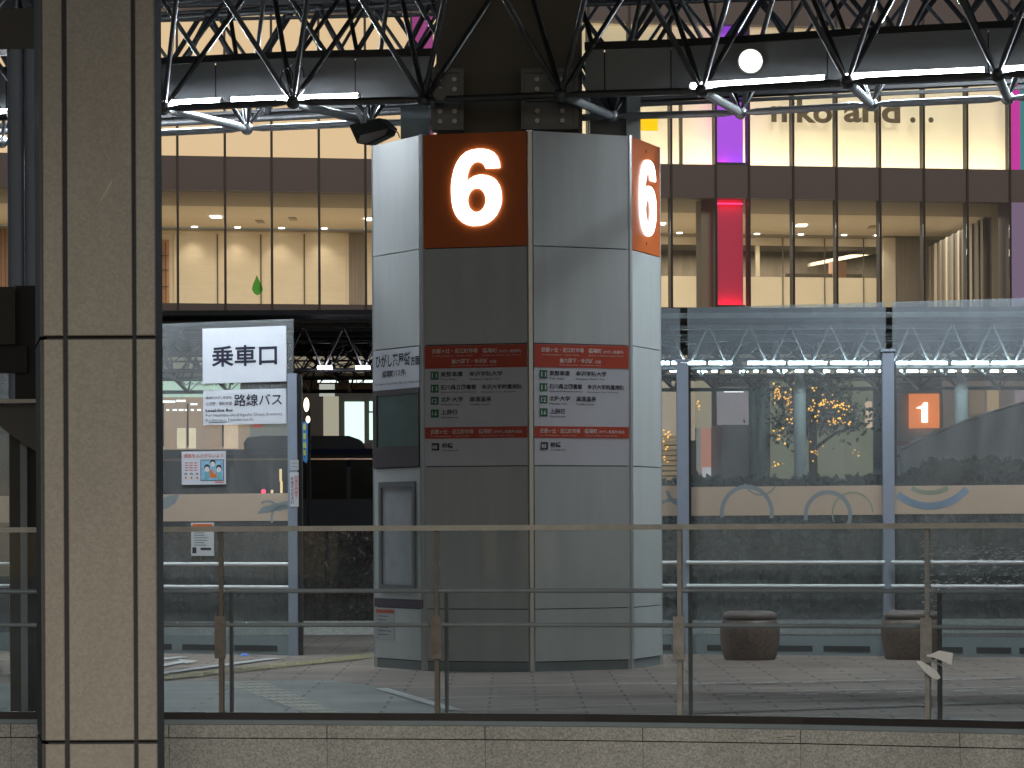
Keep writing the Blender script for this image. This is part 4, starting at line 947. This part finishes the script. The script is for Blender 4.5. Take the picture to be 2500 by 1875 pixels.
for D_, z_ in ((72.5,4.95),(76.5,4.88),(80.5,4.95),(84,4.7)):
    mb.tube(PX(-300,D_,z_), PX(2850,D_,z_), .022, 6)
for k in range(420):
    px_ = random.uniform(-250,2750); D_ = random.choice((72.5,76.5,80.5))
    mb.tube(PX(px_,D_,random.choice((4.42,4.9))), PX(px_+random.choice((-1,1))*random.uniform(18,60),D_+random.choice((0,2,4)),random.choice((4.9,5.2))), random.choice((.010,.014,.018)), 5)
lt = mb.build('lattice', m_far, fc); lt['kind'] = 'stuff'
mb = MB(); q = [PX(-400,70,0), PX(2950,70,0), PX(2950,87,0), PX(-400,87,0)]; mb.prism([[Vector((p.x,p.y,5.38)) for p in q]], (0,0,.1)); mb.build('roof_deck', M('far roof', (0.12,0.125,0.13), .6), fc)
for k in range(7):
    mb = MB(); D = 71.5+k*2.2; mb.bar(PX(-400,D,5.31), PX(2950,D,5.31), .12, .1); mb.build('purlin', m_far, fc)
nf = 0
segs = [(1602,1634),(1640,1668),(1672,1722)] + [(1727+99*k+(0 if k%3 else 4), 1727+99*k+random.choice((60,92,94,90))) for k in range(11)]
for x0,x1 in segs + [(775,812),(868,904)]:
    y = 886 if x0 > 1000 else 897
    a, b = P(x0,y,72.7), P(x1,y,72.7); mb = MB(); mb.tube(a,b,.036,10)
    t = mb.build('far_tube_lamp', m_led2 if x0 > 1000 else m_led3); nf += 1
    tag(t, 'small white tube lamp under the far canopy, one of its front row', 'lamp', 'small tube lamps on the far canopy front')
k = 0
for x in range(1602, 2720, 34):
    if random.random() < .25: continue
    a, b = P(x,906,77.2), P(x+random.uniform(10,30),906,77.2); mb = MB(); mb.tube(a,b,.022,8)
    t = mb.build('far_tube_lamp', m_led2); tag(t, 'thin tube lamp under the far canopy, one of its rear row', 'lamp', 'thin tube lamps on the far canopy rear row')
# canopy columns
m_pale_col = M('pale round column', (0.42,0.45,0.46), .45, .1, .06)
for x0,x1,ytop,lab in ((1940,1970,912,'pale round canopy column in front of the fairy light tree'),(2333,2365,910,'pale round canopy column beside the small number 1 pillar'),(1830,1852,944,'slim greenish round column beside the dark kiosk'),(1851,1879,944,'wider greenish round column with a grey collar beside the dark kiosk')):
    D = 74.0 if x0 > 1900 else 80.0; r = (x1-x0)/2*D/F; c = PX((x0+x1)/2, D, -.35); z = P((x0+x1)/2, ytop, D).z
    t = thing('canopy_post', lab, 'column', c); hd = .42
    mb = MB(); mb.tube(c, Vector((c.x,c.y,z-(hd if x0>1900 else 0))), r, 24); mb.build('shaft', m_pale_col if x0>1900 else M('green grey glass column',(0.30,0.36,0.33),.35), t)
    if x0 > 1900:
        mb = MB(); q = Vector((c.x,c.y,z-hd+.01)); mb.lathe(q, [(r*1.06,0),(r*1.06,.05),(r*.95,.06),(r*.55,hd-.04),(r*.5,hd)], 24); mb.build('cone_head', m_pale_col, t)
    else:
        mb = MB(); zz = P(1865,982,D).z; mb.tube(Vector((c.x,c.y,zz-.08)), Vector((c.x,c.y,zz+.08)), r*1.04, 24); mb.build('collar', m_fascia, t)
# number 1 pillar
c1 = PX(2218, 86.0, 0); op = thing('far_bus_stop_pillar', 'distant grey bus stop pillar with a lit number 1 on an orange panel', 'bus stop pillar', Vector((c1.x,c1.y,-.35)))
R1 = .92; a0 = 22.5-4
V = [Vector((c1.x+R1*math.sin(RAD(a0+45*i)), c1.y-R1*math.cos(RAD(a0+45*i)), 0)) for i in range(8)]
mb = MB(); mb.prism([[Vector((v.x,v.y,-.35)) for v in V]], (0,0,P(2218,961,86-R1).z+.35)); mb.build('body', m_paint, op)
fp = Plane(V[7].xy, V[0].xy); fq_ = Plane(V[0].xy, V[1].xy)
fp = Plane((PX(2220,85.05,0)).xy, (PX(2293,85.05,0)).xy)
mb = MB(); mb.ppx(fp,2220,2293,961,1045,-.1,.05); pn = mb.build('number_panel', glow(M('backlit orange', (0.62,0.13,0.018), .4, 0, .04), (0.85,0.20,0.03), .8), op)
q = MB(); u0,u1,z0,z1 = fp.rect(2237,2264,983,1032); q.pprism(fp, [[(u0+(u1-u0)*u, z0+(z1-z0)*v) for u,v in l] for l in NUM['1']], .051,.08); q.build('numeral', m_num, pn)
mb = MB(); mb.ppx(fp,2150,2222,1078,1086,-.2,.04); mb.ppx(fp,2150,2208,1110,1116,-.2,.04); mb.build('route_board', m_red, op)
mb = MB(); mb.ppx(fp,2134,2148,1130,1146,-.2,.06); mb.build('blue_sign', M('blue sign',(0.06,0.22,0.42),.5), op)

# ================================================================== ramp wall, hedges, tree
m_ramp = M('dark ramp wall', (0.38,0.385,0.375), .65, 0, .12, 1.5)
D = 46; rw = thing('ramp_wall', 'dark grey sloping ramp wall with a thin cap rising to the right edge', 'wall', PX(2500,D,-.35))
pts = [(2206,1098),(2250,1075),(2300,1053),(2370,1026),(2430,1006),(2500,985),(2620,955),(2800,915)]
base = [PX(2800,D,-.35), PX(2206,D,-.35)]
mb = MB(); mb.prism([[P(x,y,D) for x,y in pts]+base], (0,.4,0)); mb.build('wall_body', m_ramp, rw)
mb = MB()
for a, b in zip(pts, pts[1:]): mb.bar(P(a[0],a[1]-2,D-.03)+Vector((0,.22,0)), P(b[0],b[1]-2,D-.03)+Vector((0,.22,0)), .55, .035)
mb.build('wall_cap', m_steel, rw)
def hedge(name, label, x0, x1, D0, D1, zfun, n, cols, z0=0.15, size=(.035,.07)):
    t = thing(name, label, 'hedge', PX((x0+x1)/2, (D0+D1)/2, -.35))
    mb = MB(); mats = [M('hedge leaf', c, .6, 0, .3, 12) for c in cols]
    for k in range(n):
        px = random.uniform(x0,x1); D = D0+(D1-D0)*abs(random.gauss(0,.45)) if random.random()<.75 else random.uniform(D0,D1)
        zt = zfun(px); z = zt - abs(random.gauss(0,.22))*(zt-z0) if random.random()<.4 else random.uniform(z0, zt)
        c = PX(px, min(D,D1), z); s = random.uniform(*size); a = Vector((random.gauss(0,1),random.gauss(0,1),random.gauss(0,1))).normalized()*s
        b = a.cross(Vector((random.gauss(0,1),random.gauss(0,1),random.gauss(0,1)))).normalized()*s*random.uniform(.4,.7)
        mb.add([c-a, c+b, c+a, c-b], [(0,1,2,3)], mi=random.randrange(len(mats)))
    mb.build('foliage', mats, t, fix=False)
    mb = MB(); 
    for k in range(int((x1-x0)/25)):
        px = x0+25*k+12; zt = zfun(px); c = PX(px, (D0+D1)/2, 0); mb.box(c+UP*((zt*.82-.35)/2), .05, (D1-D0)*.3, (zt*.82+.35)/2)
    mb.build('branches', M('dark twigs', (0.012,0.013,0.010), .9), t)
    return t
wv = lambda px: .018*math.sin(px*.045)+.016*math.sin(px*.13+1)+.02*math.sin(px*.61)*math.sin(px*.37)
hedge('hedge', 'long dark green clipped hedge behind the right glass screens', 1600, 2760, 36.2, 37.6, lambda p: (1.62 if p < 2190 else 1.62+.18*min(1,(p-2190)/90))+wv(p), 17000, [(0.045,0.06,0.04),(0.06,0.075,0.05),(0.028,0.04,0.028)])
hedge('hedge', 'low dark reddish hedge behind the left screen and in the gap beside it', 200, 1000, 36.6, 37.6, lambda p: 1.10+wv(p)*.6, 13000, [(0.045,0.010,0.010),(0.022,0.009,0.008),(0.022,0.018,0.008)], size=(.020,.040))
hk = MB(); hk.box(PX(600,37.1,0)+UP*.0, 1.9, .55, .14); struct(hk.build('planter_kerb', m_granite)); hk = MB(); hk.box(PX(2200,36.9,0), 2.6, .75, .14); struct(hk.build('planter_kerb', m_granite))
# tree with fairy lights
D = 79.; tr = thing('tree', 'leafy dark tree strung with fairy lights between the far columns', 'tree', PX(1985,D,-.35))
mb = MB(); b0 = PX(1985,D,-.35); tp = P(1985,1010,D); mb.tube(b0, tp, .13, 10, .09)
limbs = []
for k in range(11):
    e = P(random.uniform(1885,2095), random.uniform(925,1040), D+random.uniform(-1,1)); limbs.append(e); s = b0.lerp(tp, random.uniform(.75,1.0)); m = s.lerp(e,.5)+UP*.1; mb.tube(s,m,.05,7,.035); mb.tube(m,e,.035,7,.015)
mb.build('trunk', M('bark',(0.05,0.04,0.03),.8), tr)
mb = MB(); mats = [M('tree leaf', c, .55, 0, .3, 6) for c in ((0.05,0.08,0.045),(0.035,0.055,0.035),(0.07,0.09,0.05))]
clumps = [limbs[i%11].lerp(tp, random.uniform(0,.35))+Vector((random.gauss(0,.2),random.gauss(0,.3),random.gauss(0,.12))) for i in range(34)]
for c in clumps:
    r = random.uniform(.16,.34)
    for k in range(80):
        p = c+Vector((random.gauss(0,r),random.gauss(0,r),random.gauss(0,r*.75))); s = random.uniform(.045,.09)
        a = Vector((random.gauss(0,1),random.gauss(0,1),random.gauss(0,1))).normalized()*s; b = a.cross(Vector((random.gauss(0,1),random.gauss(0,1),random.gauss(0,1)))).normalized()*s*.5
        mb.add([p-a,p+b,p+a,p-b],[(0,1,2,3)], mi=random.randrange(3))
mb.build('crown', mats, tr, fix=False)
fl_ = thing('fairy_lights', 'string of small amber fairy lights wound through the tree and shrubs', 'string lights', P(1985,1000,D-1.2))
mb = MB(); pts = []
for cxx, cyy, rx, ry, n in ((1895,965,14,22,16),(1928,985,10,50,22),(2020,985,30,14,20),(2055,995,28,10,12),(2045,1030,30,10,14),(1985,995,12,30,8),(1900,1060,16,18,6),(1990,1100,26,26,7),(1900,1130,16,10,4),(1625,1080,12,50,12),(2090,1105,12,10,3),(1985,948,6,4,3),(1705,990,5,12,4)):
    for k in range(int(n*1.6)): pts.append(P(cxx+random.gauss(0,.6)*rx, cyy+random.gauss(0,.6)*ry, D-1.5+random.uniform(-.3,.3)))
for p in pts: mb.ball(p, random.uniform(.010,.025), 6, 4)
mb.build('bulbs', E('amber bulb', (1.0,0.47,0.07), 1.6), fl_)
mb = MB(); mb.path([p for p in pts[:60]], .004, 4); mb.build('cable', m_black, fl_)

# ================================================================== dark bus behind the left screen
D = 66.; bus = thing('bus', 'dark unlit bus with roof unit parked behind the left screen', 'bus', PX(640,D,-.35))
m_bus = M('dark blue bus paint', (0.012,0.014,0.025), .3, .0, .1, spec=.2); m_bglass = M('bus window', (0.006,0.007,0.009), .12, spec=.08)
x0, x1 = PX(250,D,0).x, PX(1030,D,0).x; zr = P(600,1096,D).z
mb = MB(); prof = [(-1.2,0.0),(-1.22,.5),(-1.2,zr-.35+.0),(-1.1,zr-.12),(-.9,zr),(.9,zr),(1.1,zr-.12),(1.2,zr-.35),(1.22,.5),(1.2,0)]
mb.prism([[Vector((x0,D+1.2+a,z)) for a,z in prof]], (x1-x0,0,0)); mb.build('body', m_bus, bus)
mb = MB(); mb.prism([[Vector((PX(a,D,0).x,D+.6,P(600,b,D).z)) for a,b in ((592,1097),(590,1080),(600,1066),(640,1062),(850,1063),(875,1072),(893,1097))]], (0,1.2,0)); mb.build('roof_unit', m_bus, bus)
for a,b in ((380,470),(475,565),(570,660),(665,755),(760,850),(855,945)):
    mb = MB(); mb.box((PX((a+b)/2,D,0).x, D-.03, P(600,1165,D).z), (b-a)/2*D/F-.02, .012, .42); mb.build('window', m_bglass, bus)
mb = MB(); mb.bar(Vector((x0,D-.03,zr-.2)), Vector((x1,D-.03,zr-.2)), .03, .03); mb.build('roof_glint', M('orange roof glint',(0.5,0.33,0.25),.25,.7), bus)  # orange reflection along the roof line painted as a thin bar
mb = MB(); p = P(643,1200,D-.1); mb.tube(p, p+Vector((0,.06,0)), .045, 14); mb.build('tail_lamp', E('tail lamp',(1,.05,.12),2.0), bus)
for a, y, h in ((664,1201,5),(685,1160,15),(687,1190,15)):  # warm window reflections painted as small glowing strips
    p = P(a,y,D-.08); mb = MB(); mb.box(p, .022, .02, h*D/F); mb.build('window_glint', E('warm window glint',(1,.7,.35),1.0), bus)
for a in (330,900):
    mb = MB(); p = PX(a,D-.05,.13); mb.tube(p, p+Vector((0,.25,0)), .45, 24); mb.build('wheel', m_black, bus)
# street lantern in the gap
lp = thing('street_lantern', 'warm glowing paired lantern on a dark pole in the gap beside the left screen', 'lamp', PX(751,58,-.35))
mb = MB(); c = PX(754,58.05,-.35); mb.tube(c, P(754,1000,58.05), .03, 8); mb.build('pole', m_black, lp)
mb = MB(); mb.ball(P(748,988,58), .045, 12, 10, 2.6); mb.ball(P(752,1024,58), .035, 12, 8, 1.7); mb.build('globe', E('lantern glow',(1.0,0.80,0.50),2.4), lp)

# ================================================================== left edge: twin steel columns and a dark glazed shelter
tc_ = thing('twin_steel_column', 'pair of blue grey steel columns left of the stone pillar', 'column', PX(64,27.0,0))
D = 27.0
for a, b in ((22,62),(63.5,104)):
    x0,x1 = PX(a,D,0).x, PX(b,D,0).x; mb = MB(); r = (x1-x0)/2; c = Vector(((x0+x1)/2, D+r, 0))
    mb.prism([[c+Vector((r*(abs(math.cos(t))**.6)*(1 if math.cos(t)>0 else -1), r*(abs(math.sin(t))**.6)*(1 if math.sin(t)>0 else -1), 0)) for t in [2*math.pi*k/28 for k in range(28)]]], (0,0,P(60,118,D).z)); mb.build('shaft', m_postblue, tc_)
mb = MB(); a, b = PX(-40,D,0).x, PX(112,D,0).x; mb.box(((a+b)/2, D+.2, P(60,70,D).z), (b-a)/2, .2, (P(60,12,D).z-P(60,118,D).z)/2-.01); mb.build('cap_panel', m_colum, tc_)
D = 21.5; sh = thing('glazed_shelter', 'dark glazed shelter with a gusseted beam left of the stone pillar', 'shelter', PX(20,D,0))
def sbox(nm,x0,x1,y0,y1,dd,th,m):
    q0, q1 = P(x0,y1,D+dd), P(x1,y0,D+dd); mb = MB(); mb.hexa([Vector((q0.x,q0.y,q0.z)),Vector((q1.x,q0.y,q0.z)),Vector((q1.x,q0.y+th,q0.z)),Vector((q0.x,q0.y+th,q0.z)),Vector((q0.x,q0.y,q1.z)),Vector((q1.x,q0.y,q1.z)),Vector((q1.x,q0.y+th,q1.z)),Vector((q0.x,q0.y+th,q1.z))]); return mb.build(nm,m,sh)
m_oliv = M('olive grey panel',(0.055,0.05,0.043),.5)
sbox('upper_panel',-260,36,700,842,0,.2,m_oliv); sbox('dark_return',37,118,697,980,.12,.2,m_black); sbox('transom',-260,66,843,911,.06,.15,m_black)
sbox('beam',-260,97,974,985,-.1,.4,m_bronze)
mb = MB(); mb.prism([[P(x,y,D-.02) for x,y in ((-60,986),(93,986),(93,1105),(60,1085),(24,1060),(0,1041),(-60,1000))]], (0,.03,0)); mb.build('gusset', m_colum, sh)
sbox('door_post',27,52,1060,1990,.05,.08,m_oliv); sbox('door_post',53,65,1080,1990,.03,.05,m_fascia); sbox('dark_return',66,118,990,1990,.10,.2,m_black)
mb = MB(); q0,q1 = P(-260,1990,D+.08), P(26.5,1060,D+.08); mb.box(((q0.x+q1.x)/2,q0.y,(q0.z+q1.z)/2),(q1.x-q0.x)/2,.006,(q1.z-q0.z)/2); mb.build('glass_pane', m_glass, sh)

# ================================================================== railing glass reflections painted as white blades and glints, scuffs on the wall
p, t_, nn = fpt(2262, 0.10, 0)
fpl = Plane(fpt(2200,0.105,0)[0].xy, fpt(2500,0.105,0)[0].xy)
rb = thing('reflection', 'painted white glare blades fanned out from the foot of the right railing post clamp', 'reflection', fpl.pt(*fpl.uz(2262,1600)))
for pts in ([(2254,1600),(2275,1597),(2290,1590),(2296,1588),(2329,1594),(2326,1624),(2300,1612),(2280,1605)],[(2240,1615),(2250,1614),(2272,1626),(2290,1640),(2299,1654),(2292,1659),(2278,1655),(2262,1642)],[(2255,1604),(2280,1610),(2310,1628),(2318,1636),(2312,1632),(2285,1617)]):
    mb = MB(); lp_ = [fpl.uz(x,y) for x,y in pts]; mb.pprism(fpl, [lp_], .012, .016); mb.build('reflection_blade', M('bright white reflection', (0.88,0.90,0.87), .5) if pts[0][0] != 2255 else m_plate, rb)
random.seed(5)
mb = MB()
for k in range(420):  # flecks that paint wavy light reflections on the pane
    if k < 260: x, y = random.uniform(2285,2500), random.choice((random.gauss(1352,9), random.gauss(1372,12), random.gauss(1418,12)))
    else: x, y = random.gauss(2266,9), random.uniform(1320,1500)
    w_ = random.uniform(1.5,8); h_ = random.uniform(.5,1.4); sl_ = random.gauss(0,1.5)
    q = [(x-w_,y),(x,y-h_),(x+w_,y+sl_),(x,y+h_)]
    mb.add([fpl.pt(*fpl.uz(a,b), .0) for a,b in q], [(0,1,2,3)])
ws = mb.build('painted_glints', M('painted glint', (0.45,0.50,0.53), .2, .1, .4, 40), rl); ws['kind'] = 'stuff'
mb = MB(); wp = Plane(fq(1850).xy, fq(2000).xy)
for x,y,w_,h_ in ((1760,1805,10,1.2),(1780,1804,8,1),(1838,1804,12,2.2),(1862,1803,10,1.8),(1900,1797,16,1.5),(1925,1795,20,1.2),(1918,1803,12,1)):
    mb.ppx(wp, x-w_, x+w_, y-h_, y+h_, .0015, .0025)
mb.build('scuff_mark', M('pale wall scuff', (0.55,0.55,0.50), .5), wall)

# slack cables looped round the truss nodes
for (x, y, rr) in ((700,195,.10),(722,190,.13),(1045,215,.08)):
    c = P(x, y, 27.5); mb = MB(); mb.path([c+Vector((rr*.5*math.cos(a), .03*math.sin(3*a), rr*math.sin(a))) for a in [2*math.pi*k/16 for k in range(15)]], .006, 6); mb.build('cable_loop', m_black, cf)
